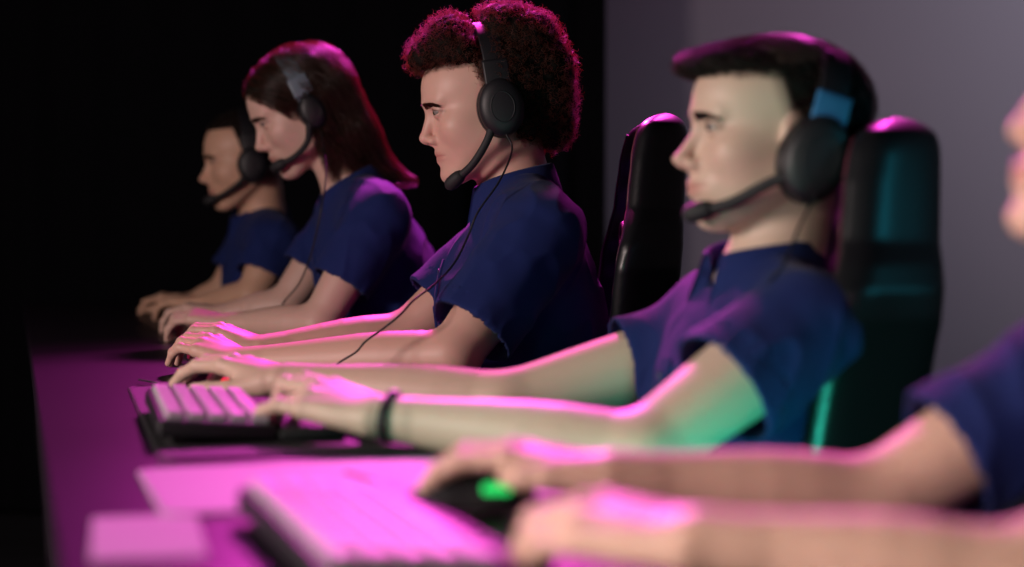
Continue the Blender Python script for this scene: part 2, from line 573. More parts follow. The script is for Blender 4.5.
# ------------------------------------------------------------------ torso
def torso_prims(p, infl=0.0):
    Cc, H, L, Fd, U, b = p['C'], p['H'], p['L'], p['Fd'], p['U'], p['bulk']
    D = -U; n = np.linalg.norm(H - Cc); A = (Fd, L, U)
    i = infl
    out = [
        (ell(Cc + D * .15 + Fd * p.get('fwd', .012), (.112 * b + i, .158 * b + i, .185 + i), A), 0.03),
        (cone(Cc + L * .120, Cc - L * .120, .056 * b + i, .056 * b + i), 0.05),
        (ell(Cc + D * .31 + Fd * .015, (.112 * b * p.get('belly', 1) + i, .142 * b + i, .15 + i), A), 0.05),
        (ell(H + Fd * .0, (.125 * b + i, .165 * b + i, .105 + i), A), 0.06),
    ]
    nk = p['neck_base']; nt = p['neck_top']
    out.append((cone(nk + U * .02, Cc + L * .14 + D * .005, .040 + i, .040 + i), 0.05))
    out.append((cone(nk + U * .02, Cc - L * .14 + D * .005, .040 + i, .040 + i), 0.05))
    return out

def make_person(pid, p):
    sc_ = p['scale']; hf = HeadFrame(*p['head'])
    Cc, H = p['C'], p['H']
    yaw = math.radians(p.get('yaw', 16))
    L = V(math.sin(yaw), -math.cos(yaw), 0)
    U = unit(Cc - H); U = unit(U - L * (U @ L))
    Fd = np.cross(L, U)
    p.update(L=L, U=U, Fd=Fd)
    half = .195 * p.get('sh', 1.0)
    p['neck_base'] = Cc + U * .03 - Fd * .005 + p.get('nb', V(0, 0, 0))
    p['neck_top'] = hf.w(-0.028, 0, -0.055)
    root = empty('person', (H[0], H[1], 0.0), p['label'], 'person', None)
    SL, SR = p.get('SL', Cc + L * half - U * .01), p.get('SR', Cc - L * half - U * .01)
    ak = p.get('armk', 1.0)
    # body -----------------------------------------------------------
    pts = np.array([SL, SR, p['EL'], p['ER'], p['WL'], p['WR'], hf.O, p['WL'] + unit(p['XL']) * .2, p['WR'] + unit(p['XR']) * .2])
    lo = pts.min(0) - .14; hi = pts.max(0) + .14
    lo[2] = min(Cc[2] - .34, pts[:, 2].min() - .06); hi[0] = max(hi[0], Cc[0] + .2)
    hi[2] = hf.O[2] + .14 * hf.s
    h = p['h'] / Q
    fld = Field(lo, hi, h)
    for f, k in torso_prims(p, -0.008):
        fld.op(f, k)
    for S_, E_, W_ in ((SL, p['EL'], p['WL']), (SR, p['ER'], p['WR'])):
        arm(fld, S_, E_, W_, ak)
    nk, nt = p['neck_base'], p['neck_top']
    fld.op(cone(nk - U * .03, nt, .060 * p.get('neckk', 1), .053 * p.get('neckk', 1)), 0.035)
    hand(fld, p['WL'], p['XL'], p.get('ZL', V(0, 0, 1)), -1, p['curlL'], s=p.get('hs', 1.0), thumb=p.get('thumbL'))
    hand(fld, p['WR'], p['XR'], p.get('ZR', V(0, 0, 1)), +1, p['curlR'], s=p.get('hs', 1.0), thumb=p.get('thumbR'))
    g = hf.wrap(head_sdf(p['prof']))
    R = .145 * hf.s * max(1, p['prof'].get('zs', 1))
    fld.op(g, 0.018, box=(hf.O - R, hf.O + R), pad=0)
    # throat under the jaw
    v, f = fld.mesh(); f = orient(v, f)
    body = wobj('body', v, f, M['skin'], root)
    del fld
    lp = hf.loc_pts(v)
    set_tint(body, skin_tint(lp, None, p['skin'], p['prof'], p.get('stub', 0)))
    # eyes -----------------------------------------------------------
    for sg in (1, -1):
        ec = hf.w(.0765, .0315 * sg, -.003 * p['prof'].get('zs', 1))
        gaze = unit(hf.F * 1.0 - hf.U * p.get('look', 0.25))
        prof = [(math.sin(a) * .0127 * hf.s, -math.cos(a) * .0127 * hf.s) for a in np.linspace(0.02, math.pi - 0.02, 22)]
        ev, ef = lathe(prof, ec, gaze, 24)
        eo = pobj('eye', ev, ef, M['eye'], root)
        dd = (ev - ec) / (.0127 * hf.s) @ gaze
        ang = np.degrees(np.arccos(np.clip(dd, -1, 1)))
        cols = np.where(ang[:, None] < 12, np.array([[.004, .004, .004]]), np.where(ang[:, None] < 30, np.array([p.get('iris', (.05, .03, .02))]), np.array([[.20, .17, .16]])))
        set_tint(eo, cols)
    # eyebrows -------------------------------------------------------
    for sg in (1, -1):
        N = 260; S = 5
        t = rng.random(N)
        roots = []
        gg = head_sdf(p['prof'])
        for tt in t:
            y = (.010 + .034 * tt) ; z = .0075 + .004 * math.sin(tt * 2.4) - .004 * tt + (rng.random() - .5) * .0085 * (1 - .5 * tt)
            roots.append((0.12, y * sg, z))
        roots = np.array(roots)
        x = np.full(N, .125)
        for _ in range(24):
            d = gg(x, roots[:, 1], roots[:, 2]); x = x - d * .8
        roots[:, 0] = x
        path = np.zeros((N, S, 3))
        for i in range(S):
            u = i / (S - 1)
            path[:, i, 0] = roots[:, 0] + .0016 * math.sin(u * 3) - .006 * u * t
            path[:, i, 1] = roots[:, 1] + sg * .009 * u
            path[:, i, 2] = roots[:, 2] + (.003 * (1 - t) - .002 * t) * u
        wp = hf.O + hf.s * (path[..., :1] * hf.F + path[..., 1:2] * hf.L + path[..., 2:] * hf.U)
        strands('eyebrow', wp, .00055, M[p['hairmat']], root)
    # shirt ----------------------------------------------------------
    hs = p['hs_shirt'] * .88 / Q
    lo = np.minimum.reduce([SL, SR, H, Cc, SL + (p['EL'] - SL) * .8, SR + (p['ER'] - SR) * .8]) - .2
    hi = np.maximum.reduce([SL, SR, H, Cc]) + .2
    lo[2] = H[2] - .10; hi[2] = Cc[2] + .16
    sf = Field(lo, hi, hs)
    for f, k in torso_prims(p, 0.006):
        sf.op(f, k)
    hem = p.get('hem', (.62, .62))
    for S_, E_, hm, key in ((SL, p['EL'], hem[0], 'L'), (SR, p['ER'], hem[1], 'R')):
        d = unit(E_ - S_); hp = S_ + (E_ - S_) * hm
        r1, r2 = .063 * ak, (.0635 + p.get('loose', 0)) * ak
        co = cone(S_, hp + d * .06, r1, r2)
        tilt = unit(d + p.get('hemtilt', V(0, 0, 0)))
        def sleeve(X, Y, Z, co=co, hp=hp, tilt=tilt):
            return smax(co(X, Y, Z), (X - hp[0]) * tilt[0] + (Y - hp[1]) * tilt[1] + (Z - hp[2]) * tilt[2], 0.004)
        sleeve.box = co.box
        sf.op(sleeve, 0.045)
        cc = cone(S_ + (E_ - S_) * (hm - .22), E_, .0, .0)
        rin = r2 - .0075
        def hole(X, Y, Z, a=S_ + (E_ - S_) * (hm - .12), b=E_ + d * .05, rin=rin):
            return cone(a, b, rin, rin)(X, Y, Z)
        hole.box = cone(S_ + (E_ - S_) * (hm - .12), E_ + d * .05, rin, rin).box
        sf.op(hole, 0.003, 'sub')
    # neck opening, deeper at the front
    sf.op(cone(nk + U * .035 + Fd * .006, nt + (nt - nk) * .6, .066, .075), 0.006, 'sub')
    sf.op(cone(nk + U * .02 + Fd * .070, nk + U * .10 + Fd * .10, .018, .06), 0.01, 'sub')
    v, f = sf.mesh(); f = orient(v, f)
    n = normals_of(v, f)
    # cloth folds
    rel = v - Cc
    q = np.stack([rel @ Fd, rel @ L, rel @ U], 1)
    fold = vnoise(np.stack([q[:, 0] * 1.0 + q[:, 2] * .8, q[:, 1], q[:, 2] * .35 - q[:, 0] * .5], 1), (15, 9, 15), pid * 3.1)
    fold2 = vnoise(np.stack([q[:, 0] - q[:, 2] * .5, q[:, 1], q[:, 2]], 1), (40, 24, 24), pid * 7.7)
    amp = .0030 * (1 - np.minimum(1, np.abs(fold) * 2.2)) ** 2 * 1.5 + .0011 * fold2 + .004 * fold
    dn = np.linalg.norm(v - nk, axis=1)
    amp = amp * np.clip((dn - .07) / .05, 0, 1)
    sg_ = np.ones(len(v))
    for S_, E_ in ((SL, p['EL']), (SR, p['ER'])):          # the inside of a sleeve moves with its outside
        ax_ = unit(E_ - S_); t_ = (v - S_) @ ax_; rv = v - S_ - t_[:, None] * ax_
        inner = (t_ > .02) & (np.linalg.norm(rv, axis=1) < .066 * ak + .012) & ((n * rv).sum(1) < 0)
        sg_[inner] = -1
    v = v + n * (amp * sg_)[:, None]
    shirt = wobj('polo_shirt', v, f, M['shirt'], root)
    shirt['label'] = 'navy short-sleeved polo shirt'
    # collar ---------------------------------------------------------
    A = unit(U * .9 + (nt - nk) * 2.0)
    cF = unit(Fd - A * (Fd @ A)); cL = np.cross(A, cF)
    N0 = nk + U * .030 + Fd * .004
    th = np.linspace(-158, 158, 61)
    vs, fs = [], []
    for a in th:
        ar = math.radians(a); w = (abs(a) / 158) ** 4
        rd = -cF * math.cos(ar) + cL * math.sin(ar) * .98
        fall = .010 + .022 * (abs(a) / 158) ** 3
        dip = -.012 * (1 - math.cos(math.radians(a))) * .5 - .012 * w
        secs = [(.0655, -.014), (.0640, .012), (.0655, .029), (.0690, .0335), (.0735, .031), (.080 + .006 * w, .004 - fall * .4), (.084 + .013 * w, -.012 - fall), (.0805 + .013 * w, -.015 - fall), (.077, -.002 - fall * .4), (.0705, .014)]
        for r_, h_ in secs:
            vs.append(N0 + rd * r_ + A * (h_ + dip))
    k = 10
    for i in range(len(th) - 1):
        for j in range(k):
            fs.append((i * k + j, i * k + (j + 1) % k, (i + 1) * k + (j + 1) % k, (i + 1) * k + j))
    fs.append(tuple(range(k))); fs.append(tuple((len(th) - 1) * k + j for j in range(k))[::-1])
    b = base_of(root)
    me = bpy.data.meshes.new('collar'); me.from_pydata((np.array(vs) - b).tolist(), [], fs); me.update()
    me.polygons.foreach_set('use_smooth', np.ones(len(me.polygons), bool))
    co = link('collar', me, M['shirt'], shirt)
    # placket and buttons: found by walking onto the shirt front
    gf = [(ff, kk) for ff, kk in torso_prims(p, 0.010)]
    def sd(q_):
        d = 1.0
        for ff, kk in gf:
            d = smin(np.float64(d), ff(q_[0], q_[1], q_[2]), kk)
        return float(d)
    line = []
    for s_ in np.linspace(.035, .20, 9):
        q_ = Cc - U * s_ + Fd * .30
        for _ in range(30): q_ = q_ - Fd * max(-.02, min(.05, sd(q_))) * .9
        line.append(q_ + Fd * .001)
    vs, fs = sweep(bez(line, 24), rrect(.015, .0022, .001, 2), ups=[Fd] * 24)
    me = bpy.data.meshes.new('placket'); me.from_pydata((vs - b).tolist(), [], fix_faces(fs)); me.update()
    link('placket', me, M['shirt'], shirt)
    for i in (1, 4, 7):
        bv, bf = lathe([(.001, .0), (.0055, .0), (.0058, .0012), (.005, .0022), (.001, .0018)], line[i] + Fd * .002, Fd, 16)
        me = bpy.data.meshes.new('button'); me.from_pydata((bv - b).tolist(), [], fix_faces(bf)); me.update()
        link('button', me, M['button'], shirt)
    # trousers and shoes ---------------------------------------------
    hipz = H[2]
    K, An = [], []
    for sg in (1, -1):
        kn = H + L * .12 * sg + Fd * .42 ; kn[2] = hipz + .0
        an = kn + Fd * .05; an[2] = .10
        K.append(kn); An.append(an)
    lo = np.minimum.reduce(K + An + [H]) - .14; hi = np.maximum.reduce(K + An + [H]) + .2
    lo[2] = .05
    tf = Field(lo, hi, .008 / Q)
    bk = p['bulk']
    tf.op(ell(H - U * .01, (.125 * bk, .165 * bk, .115), (Fd, L, U)), 0)
    for sg, kn, an in zip((1, -1), K, An):
        tf.op(cone(H + L * .085 * sg, kn, .088 * bk, .064), 0.05)
        tf.op(cone(kn, an, .064, .048), 0.03)
    v, f = tf.mesh(); f = orient(v, f)
    wobj('trousers', v, f, M['trousers'], root)
    for an in An:
        sfz = Field(an - V(.30, .30, .12), an + V(.2, .2, .08), .006 / Q)
        foot = V(an[0], an[1], .04)
        sfz.op(cone(foot - Fd * .03, foot + Fd * .17, .042, .034), 0)
        sfz.op(cone(foot, an, .042, .042), 0.03)
        v, f = sfz.mesh(); f = orient(v, f)
        v[:, 2] = np.maximum(v[:, 2], .002)
        wobj('shoe', v, f, M['shoe'], root)
    p['hf'] = hf; p['root'] = root; p['SLw'] = SL; p['SRw'] = SR
    return root

# ------------------------------------------------------------------ hair
def hair_volume(name, hf, sdf, h, mat_, parent, noise_amp=.004, noise_scale=60, R=.2, seed=0, streak=None):
    fl = Field(hf.O - R, hf.O + R, h / Q)
    fl.op(hf.wrap(sdf), 0, box=(hf.O - R, hf.O + R), pad=0)
    v, f = fl.mesh(); f = orient(v, f)
    n = normals_of(v, f)
    a = vnoise(v, noise_scale, seed) + .5 * vnoise(v, np.asarray(noise_scale, float) * 2.3, seed + 5)
    v = v + n * (a * noise_amp)[:, None]
    return wobj(name, v, f, mat_, parent), v, n

def grad(sdf, q, e=.0015):
    g = np.stack([sdf(q[:, 0] + e, q[:, 1], q[:, 2]) - sdf(q[:, 0] - e, q[:, 1], q[:, 2]),
                  sdf(q[:, 0], q[:, 1] + e, q[:, 2]) - sdf(q[:, 0], q[:, 1] - e, q[:, 2]),
                  sdf(q[:, 0], q[:, 1], q[:, 2] + e) - sdf(q[:, 0], q[:, 1], q[:, 2] - e)], 1)
    return g / (np.linalg.norm(g, axis=1)[:, None] + 1e-9)

def flow_strands(name, hf, sdf, roots, flow, n, step, off, radius, material, parent, jit=.15, keep=None):
    """strands that run over the hair surface (head units) following flow(points)->dirs"""
    q = np.array(roots, float); out = []
    offs = off * (rng.random(len(q)) - .15)
    wob = rng.normal(size=(len(q), 3)) * jit
    for i in range(n):
        out.append(q.copy())
        g = grad(sdf, q)
        d = flow(q) + wob
        d = d - g * (d * g).sum(1)[:, None]
        d /= np.linalg.norm(d, axis=1)[:, None] + 1e-9
        q = q + d * step
        g = grad(sdf, q)
        s = sdf(q[:, 0], q[:, 1], q[:, 2])
        q = q - g * ((s - offs) * .6)[:, None]
    path = np.stack(out, 1)
    wp = hf.O + hf.s * (path[..., :1] * hf.F + path[..., 1:2] * hf.L + path[..., 2:] * hf.U)
    return strands(name, wp, radius, material, parent)
# ------------------------------------------------------------------ headset
def headset(hf, label, side=1, tilt=0, cupc=(-.004, -.020), band_r=.118, band_mat='plastic', boom=None, cup_r=(.033, .042), cable=None, blue=False):
    """side: +1 boom on the person's left cup. tilt leans the band backwards (deg)"""
    s = hf.s
    root = empty('gaming_headset', hf.w(0, 0, .12), label, 'headset', None)
    cx, cz = cupc
    t = math.radians(tilt)
    bu = unit(hf.U * math.cos(t) - hf.F * math.sin(t)); bf = unit(np.cross(hf.L, bu)); bf = bf if bf @ hf.F > 0 else -bf
    cc = hf.w(cx, 0, cz)
    yc = .082
    W = lambda y, z: cc + s * (hf.L * y + bu * z)
    top = band_r + .004
    path = []
    for a in np.linspace(-100, 100, 48):
        ar = math.radians(a)
        y = math.sin(ar) * .096; z = math.cos(ar)
        z = z * (top - .02) + .035 if z > 0 else z * .04 + .035
        path.append(W(y, z))
    path = np.array(path)
    ctr = W(0, .035)
    ups = [unit(q - ctr) for q in path]
    vs, fs = sweep(path, rrect(.017 * s, .0032 * s, .0025 * s, 3), ups=ups)
    pobj('headband', vs, fs, M[band_mat], root)
    mid = path[12:36]
    vs, fs = sweep(mid - np.array(ups[12:36]) * .0075 * s, rrect(.0145 * s, .0055 * s, .005 * s, 3), ups=ups[12:36])
    pobj('headband_padding', vs, fs, M['matte'], root)
    for sg in (1, -1):
        # slider bracket, yoke, cup
        a = np.array([W(sg * .094, .075), W(sg * .0985, .055), W(sg * .100, .036)])
        vs, fs = sweep(bez(a, 10), rrect(.0205 * s, .0045 * s, .003 * s, 3), ups=[hf.L * sg] * 10)
        pobj('slider_bracket', vs, fs, M['bracket_blue_light' if blue else ('band' if band_mat == 'band' else 'plastic')], root)
        yk = [W(sg * .104, .040) + bf * .0 * s, W(sg * .107, .020) + bf * .014 * s, W(sg * .108, -.004) + bf * .024 * s]
        yk2 = [W(sg * .104, .040), W(sg * .107, .020) - bf * .014 * s, W(sg * .108, -.004) - bf * .024 * s]
        vs1, fs1 = sweep(bez(yk, 12), circle(.0032 * s, 8)); vs2, fs2 = sweep(bez(yk2, 12), circle(.0032 * s, 8))
        pobj('yoke', np.vstack([vs1, vs2]), fs1 + [tuple(q + len(vs1) for q in ff) for ff in fs2], M['plastic'], root)
        rx, rz = cup_r
        pr = [(.001, .0), (.80, .0), (.95, .004), (1.0, .010), (1.0, .018), (.96, .0225), (.88, .0265), (.76, .0295), (.60, .0315), (.35, .0328), (.02, .0332)]
        prof = [(r_ * rx * s if r_ > .002 else .0005, h_ * s) for r_, h_ in pr]
        cv, cf = lathe(prof, hf.w(cx, 0, cz) + hf.L * sg * .084 * s, hf.L * sg, 32, flat=(1, rz / rx), xdir=bf)
        cup = pobj('ear_cup', cv, cf, M['plastic'], root)
        # ring trim, small bolt
        rg = [(.48, .0316), (.51, .0330), (.54, .0326), (.52, .0300)]
        rv, rf = lathe([(r_ * rx * s, h_ * s) for r_, h_ in rg], hf.w(cx, 0, cz) + hf.L * sg * .084 * s, hf.L * sg, 32, flat=(1, rz / rx), xdir=bf)
        pobj('trim_ring', rv, rf, M['plastic'], cup)
        bp = [hf.w(cx + .010, 0, cz + .028) + hf.L * sg * .112 * s, hf.w(cx - .003, 0, cz + .006) + hf.L * sg * .1155 * s]
        tube('cup_clip', bp, .0011 * s, M['metal'], cup, n=6, k=6)
        pad = []
        for i in range(13):
            a2 = 2 * math.pi * i / 12
            pad.append(((.86 + .16 * math.cos(a2)) * rx * s * 1.02, (-.004 - .0115 * math.sin(a2)) * s))
        pv, pf = lathe(pad, hf.w(cx, 0, cz) + hf.L * sg * .084 * s, hf.L * sg, 32, flat=(1, rz / rx), xdir=bf)
        pobj('ear_cushion', pv, pf, M['leather'], root)
    # boom
    st = hf.w(cx + .014, 0, cz - .018) + hf.L * side * .104 * s
    bz = boom or [(.045, .088, -.070), (.075, .060, -.092), (.098, .030, -.094)]
    pts = [st] + [hf.w(*q) for q in bz]
    n = 36
    sc = np.array([1.25 - .25 * min(1, i / 10) for i in range(n)])
    tube('microphone_boom', pts, .0064 * s, M['matte'], root, n=n, scale=sc)
    d = unit(pts[-1] - pts[-2])
    tp = [(.0005, -.006), (.0075, -.004), (.0105, .003), (.0115, .012), (.0115, .022), (.0095, .029), (.005, .033), (.0005, .034)]
    tv, tf_ = lathe([(a * s, b * s) for a, b in tp], pts[-1] - d * .012 * s, d, 18)
    pobj('microphone', tv, tf_, M['matte'], root)
    if cable is not None:
        tube('cable', cable, .0017, M['plastic'], root, n=12 * len(cable), k=8)
    return root

# ------------------------------------------------------------------ chair
def chair(x, y, yaw, ztop, label, lean=4, thick=.047, wing=1.0):
    """racing style swivel chair; x,y = front face centre of the back at shoulder height"""
    yw = math.radians(yaw)
    F = V(-math.cos(yw), -math.sin(yw), 0); L = V(math.sin(yw), -math.cos(yw), 0); U = V(0, 0, 1)
    seatc = V(x, y, 0) + F * .27
    root = empty('gaming_chair', (seatc[0], seatc[1], 0), label, 'gaming chair', None)
    z0 = .44; k = (ztop - z0) / .68
    zz = np.array([.00, .05, .12, .26, .36, .44, .475, .505, .53, .60, .66, .68]) * k + z0
    ww = np.array([.17, .20, .225, .215, .240, .262, .258, .238, .215, .190, .165, .13])
    AMP = np.array([.05, .07, .085, .085, .085, .085, .078, .068, .062, .058, .048, .03])
    def back(X, Y, Z):
        dx, dy = X - x, Y - y
        fx = dx * F[0] + dy * F[1]; fy = np.abs(dx * L[0] + dy * L[1])
        fx = fx + (Z - z0) * math.tan(math.radians(lean)) - .05
        w = np.interp(Z, zz, ww)
        e = fy - w
        top = Z - ztop; bot = z0 - .02 - Z
        u = np.clip((fy - (w - .085)) / .085, 0, 1); u = u * u * (3 - 2 * u)
        amp = np.interp(Z, zz, AMP) * wing
        xc = u * amp
        half = thick - .008 * u + 0 * Z
        quilting = .0022 * np.cos(Z * 2 * math.pi / .055) * (1 - u) * (fx > xc)
        d1 = np.abs(fx - xc) - half - quilting
        d = smax(smax(d1, e, .05), smax(top, bot, .0), .05)
        # two belt slots
        hz = Z - (z0 + .485 * k); hy = fy - .095
        hole = np.sqrt((hy / .042) ** 2 + (hz / .018) ** 2) - 1
        d = smax(d, -hole * .018, .012)
        return d * .8
    fl = Field(V(x - .36, y - .36, z0 - .06), V(x + .30, y + .36, ztop + .04), .0055 / Q)
    fl.op(back, 0, box=(V(x - .35, y - .35, z0 - .05), V(x + .29, y + .35, ztop + .03)), pad=0)
    v, f = fl.mesh(); f = orient(v, f)
    b = wobj('backrest', v, f, M['leather'], root)
    # belt slot rims
    for sg in (1, -1):
        zc = z0 + .485 * k
        c = V(x, y, zc) + F * (.05 - (zc - z0) * math.tan(math.radians(lean)) + .045) + L * .095 * sg
        ring = [c + L * .046 * math.cos(a) + U * .021 * math.sin(a) for a in np.linspace(0, 2 * math.pi, 28, endpoint=False)]
        vs, fs = sweep(ring, circle(.0055, 8), closed=True, ups=[F] * 28)
        me = bpy.data.meshes.new('slot_rim'); me.from_pydata((vs - base_of(root)).tolist(), [], fs); me.update()
        me.polygons.foreach_set('use_smooth', np.ones(len(me.polygons), bool))
        link('slot_rim', me, M['piping'], b)
        # edge piping following the wing
        pl = []
        for z in np.linspace(z0 + .06, ztop - .03, 30):
            w = np.interp(z, zz, ww)
            q_ = V(x, y, z) + F * .30 + L * (w - .030) * sg
            for _ in range(40): q_ = q_ - F * max(-.01, float(back(q_[0], q_[1], q_[2])) * .8)
            pl.append(q_)
        vs, fs = sweep(bez(pl, 90), circle(.0028, 6))
        me = bpy.data.meshes.new('edge_piping'); me.from_pydata((vs - base_of(root)).tolist(), [], fix_faces(fs)); me.update()
        link('edge_piping', me, M['piping'], b)
    def seat(X, Y, Z):
        dx, dy = X - seatc[0], Y - seatc[1]
        fx = dx * F[0] + dy * F[1]; fy = np.abs(dx * L[0] + dy * L[1])
        u = np.clip((fy - .16) / .08, 0, 1); u = u * u * (3 - 2 * u)
        ztopv = .435 + .05 * u
        d = smax(smax(np.abs(fx) - .26, fy - .255, .08), smax(Z - ztopv, .34 - Z, .0), .05)
        return d * .85
    fl = Field(V(seatc[0] - .4, seatc[1] - .4, .30), V(seatc[0] + .4, seatc[1] + .4, .55), .009 / Q)
    fl.op(seat, 0, box=(V(seatc[0] - .39, seatc[1] - .39, .31), V(seatc[0] + .39, seatc[1] + .39, .54)), pad=0)
    v, f = fl.mesh(); f = orient(v, f)
    wobj('seat', v, f, M['leather'], root)
    vs, fs = lathe([(.03, .10), (.035, .11), (.035, .20), (.022, .205), (.022, .30), (.07, .315), (.10, .335), (.10, .342)], V(seatc[0], seatc[1], 0), U, 24)
    pobj('gas_lift', vs, fs, M['plastic'], root)
    for i in range(5):
        a = yw + 2 * math.pi * i / 5 + .3
        dr = V(math.cos(a), math.sin(a), 0); c = V(seatc[0], seatc[1], 0)
        pts = [c + dr * .02 + U * .135, c + dr * .16 + U * .115, c + dr * .30 + U * .085]
        vs, fs = sweep(bez(pts, 12), rrect(.022, .014, .008, 3), ups=[U] * 12)
        leg = pobj('base_leg', vs, fs, M['plastic'], root)
        cs = c + dr * .30 + U * .030; axd = unit(np.cross(dr, U))
        wv, wf = lathe([(.001, -.022), (.026, -.022), (.0295, -.016), (.0295, -.004), (.012, -.002), (.012, .002), (.0295, .004), (.0295, .016), (.026, .022), (.001, .022)], cs, axd, 20)
        me = bpy.data.meshes.new('caster'); me.from_pydata((wv - base_of(root)).tolist(), [], fix_faces(wf)); me.update()
        me.polygons.foreach_set('use_smooth', np.ones(len(me.polygons), bool))
        link('caster', me, M['plastic'], leg)
        sv, sf_ = sweep(bez([c + dr * .30 + U * .03, c + dr * .30 + U * .085], 4), circle(.007, 8))
        me = bpy.data.meshes.new('caster_stem'); me.from_pydata((sv - base_of(root)).tolist(), [], fix_faces(sf_)); me.update()
        link('caster_stem', me, M['metal'], leg)
    return root

# ------------------------------------------------------------------ keyboard and mouse
def keyboard(c, along, label, length=.37, width=.135, rest=.07, z=.7352, tilt=4, cap='keycap'):
    """c = centre of key field on the desk, along = direction of the long side, user on the right of it"""
    A = unit(V(along[0], along[1], 0)); B = V(-A[1], A[0], 0)          # B points away from the user
    root = empty('gaming_keyboard', (c[0], c[1], z), label, 'keyboard', None)
    U = V(0, 0, 1)
    t = math.radians(tilt); Bt = unit(B * math.cos(t) + U * math.sin(t)); Ut = np.cross(A, Bt)
    Ut = Ut if Ut[2] > 0 else -Ut
    c3 = V(c[0], c[1], z + .0145 + .001)
    vs, fs = rbox(c3, (length / 2, width / 2, .010), .004, (A, Bt, Ut))
    pobj('case', vs, fs, M['plastic'], root)
    for sa in (-1, 1):
        vs, fs = rbox(V(c[0], c[1], z + .004) + A * (length / 2 - .03) * sa + B * (width / 2 - .02), (.018, .007, .0045), .002, (A, B, U))
        pobj('rubber_foot', vs, fs, M['matte'], root)
    if rest:
        vs, fs = rbox(V(c[0], c[1], z + .0085) - B * (width / 2 + rest / 2 + .001), (length / 2, rest / 2, .0085), .006, (A, B, U))
        pobj('wrist_rest', vs, fs, M['matte'], root)
    rows = 5; pitch = (width - .014) / rows
    layouts = [[1] * 13 + [2], [1.5] + [1] * 12 + [1.5], [1.75] + [1] * 11 + [2.25], [2.25] + [1] * 10 + [2.75], [1.5, 1, 1.5, 6, 1.5, 1, 1.5 + 1]]
    unit_w = (length - .016) / 15.0
    cache = {}
    for r in range(rows):
        x = -length / 2 + .008
        row = layouts[r]; tot = sum(row); sc_ = 15.0 / tot
        yb = width / 2 - .007 - pitch * (r + .5)
        for wd in row:
            w = wd * unit_w * sc_
            key = (round(w, 4))
            if key not in cache:
                hx, hy = w / 2 - .0012, pitch / 2 - .0012
                lv = []
                for ins, zz_ in ((0, 0), (0, .002), (.0018, .0075), (.0026, .0085), (.0045, .0082)):
                    s_ = rrect(hx - ins, hy - ins, max(.0025 - ins * .4, .0008), 2)
                    lv.append([A * q[0] + Bt * q[1] + Ut * zz_ for q in s_])
                m = len(lv[0]); vv = [q for l_ in lv for q in l_]; ff = []
                for i in range(len(lv) - 1):
                    for j in range(m):
                        j2 = (j + 1) % m
                        ff.append((i * m + j, i * m + j2, (i + 1) * m + j2, (i + 1) * m + j))
                ff.append(tuple((len(lv) - 1) * m + j for j in range(m)))
                ff.append(tuple(range(m))[::-1])
                me = bpy.data.meshes.new('keycap'); me.from_pydata([tuple(q) for q in vv], [], ff); me.update()
                me.materials.append(M[cap])
                cache[key] = me
            o = bpy.data.objects.new('keycap', cache[key]); C.objects.link(o); o.parent = root
            pos = c3 + Ut * .0102 + A * (x + w / 2) + Bt * yb - V(c[0], c[1], z)
            o.location = [float(q) for q in pos]
            x += w
    return root

def mouse(c, F, label, z=.7392, led='green_led', s=1.0):
    F = unit(V(F[0], F[1], 0)); L = V(-F[1], F[0], 0); U = V(0, 0, 1)
    root = empty('computer_mouse', (c[0], c[1], z), label, 'computer mouse', None)
    cc = V(c[0], c[1], z)
    fl = Field(cc - V(.09, .09, .01), cc + V(.09, .09, .06), .0018 / Q)
    def body(X, Y, Z):
        x = (X - cc[0]) * F[0] + (Y - cc[1]) * F[1]; y = (X - cc[0]) * L[0] + (Y - cc[1]) * L[1]; zz_ = Z - cc[2]
        w = np.interp(x, [-.06, -.03, .01, .06], [.030, .033, .028, .031])
        d = (np.sqrt((x / .062) ** 2 + (y / w) ** 2 * .9 + ((zz_ + .002) / .040) ** 2 + 0.0) - 1) * .028
        d = smax(d, -zz_ + .001, .003)
        groove = smax(np.abs(y) - .0009, -(x - .008), 0)
        return smax(d, -smax(groove, -(zz_ - .012), 0), .001)
    fl.op(body, 0, box=(cc - V(.085, .085, .005), cc + V(.085, .085, .055)), pad=0)
    v, f = fl.mesh(); f = orient(v, f)
    wobj('shell', v, f, M['plastic'], root)
    wv, wf = lathe([(.001, -.004), (.009, -.004), (.0105, -.002), (.0105, .002), (.009, .004), (.001, .004)], cc + F * .034 + U * .024, L, 20)
    pobj('scroll_wheel', wv, wf, M['matte'], root)
    vs, fs = rbox(cc - F * .018 + L * .0262 + U * .022, (.012, .0045, .0040), .002, (F, L, U))
    o = pobj('lit_badge', vs, fs, M[led], root); o['label'] = 'glowing ' + led.split('_')[0] + ' light'
    pts = [cc + F * .058 + U * .010, cc + F * .075 + U * .005 - L * .012, cc + F * .085 + U * .0035 - L * .06, cc + F * .07 + U * .0035 - L * .14, cc + F * .10 + U * .0035 - L * .22]
    tube('cable', pts, .0017, M['matte'], root, k=6)
    return root
# ------------------------------------------------------------------ people
typing = [(18, 42, 26), (20, 46, 28), (20, 44, 28), (16, 36, 24)]
typing2 = [(12, 36, 22), (22, 52, 30), (24, 50, 30), (10, 26, 18)]
mousing = [(12, 22, 14), (12, 24, 16), (16, 34, 22), (20, 38, 26)]
people = {}

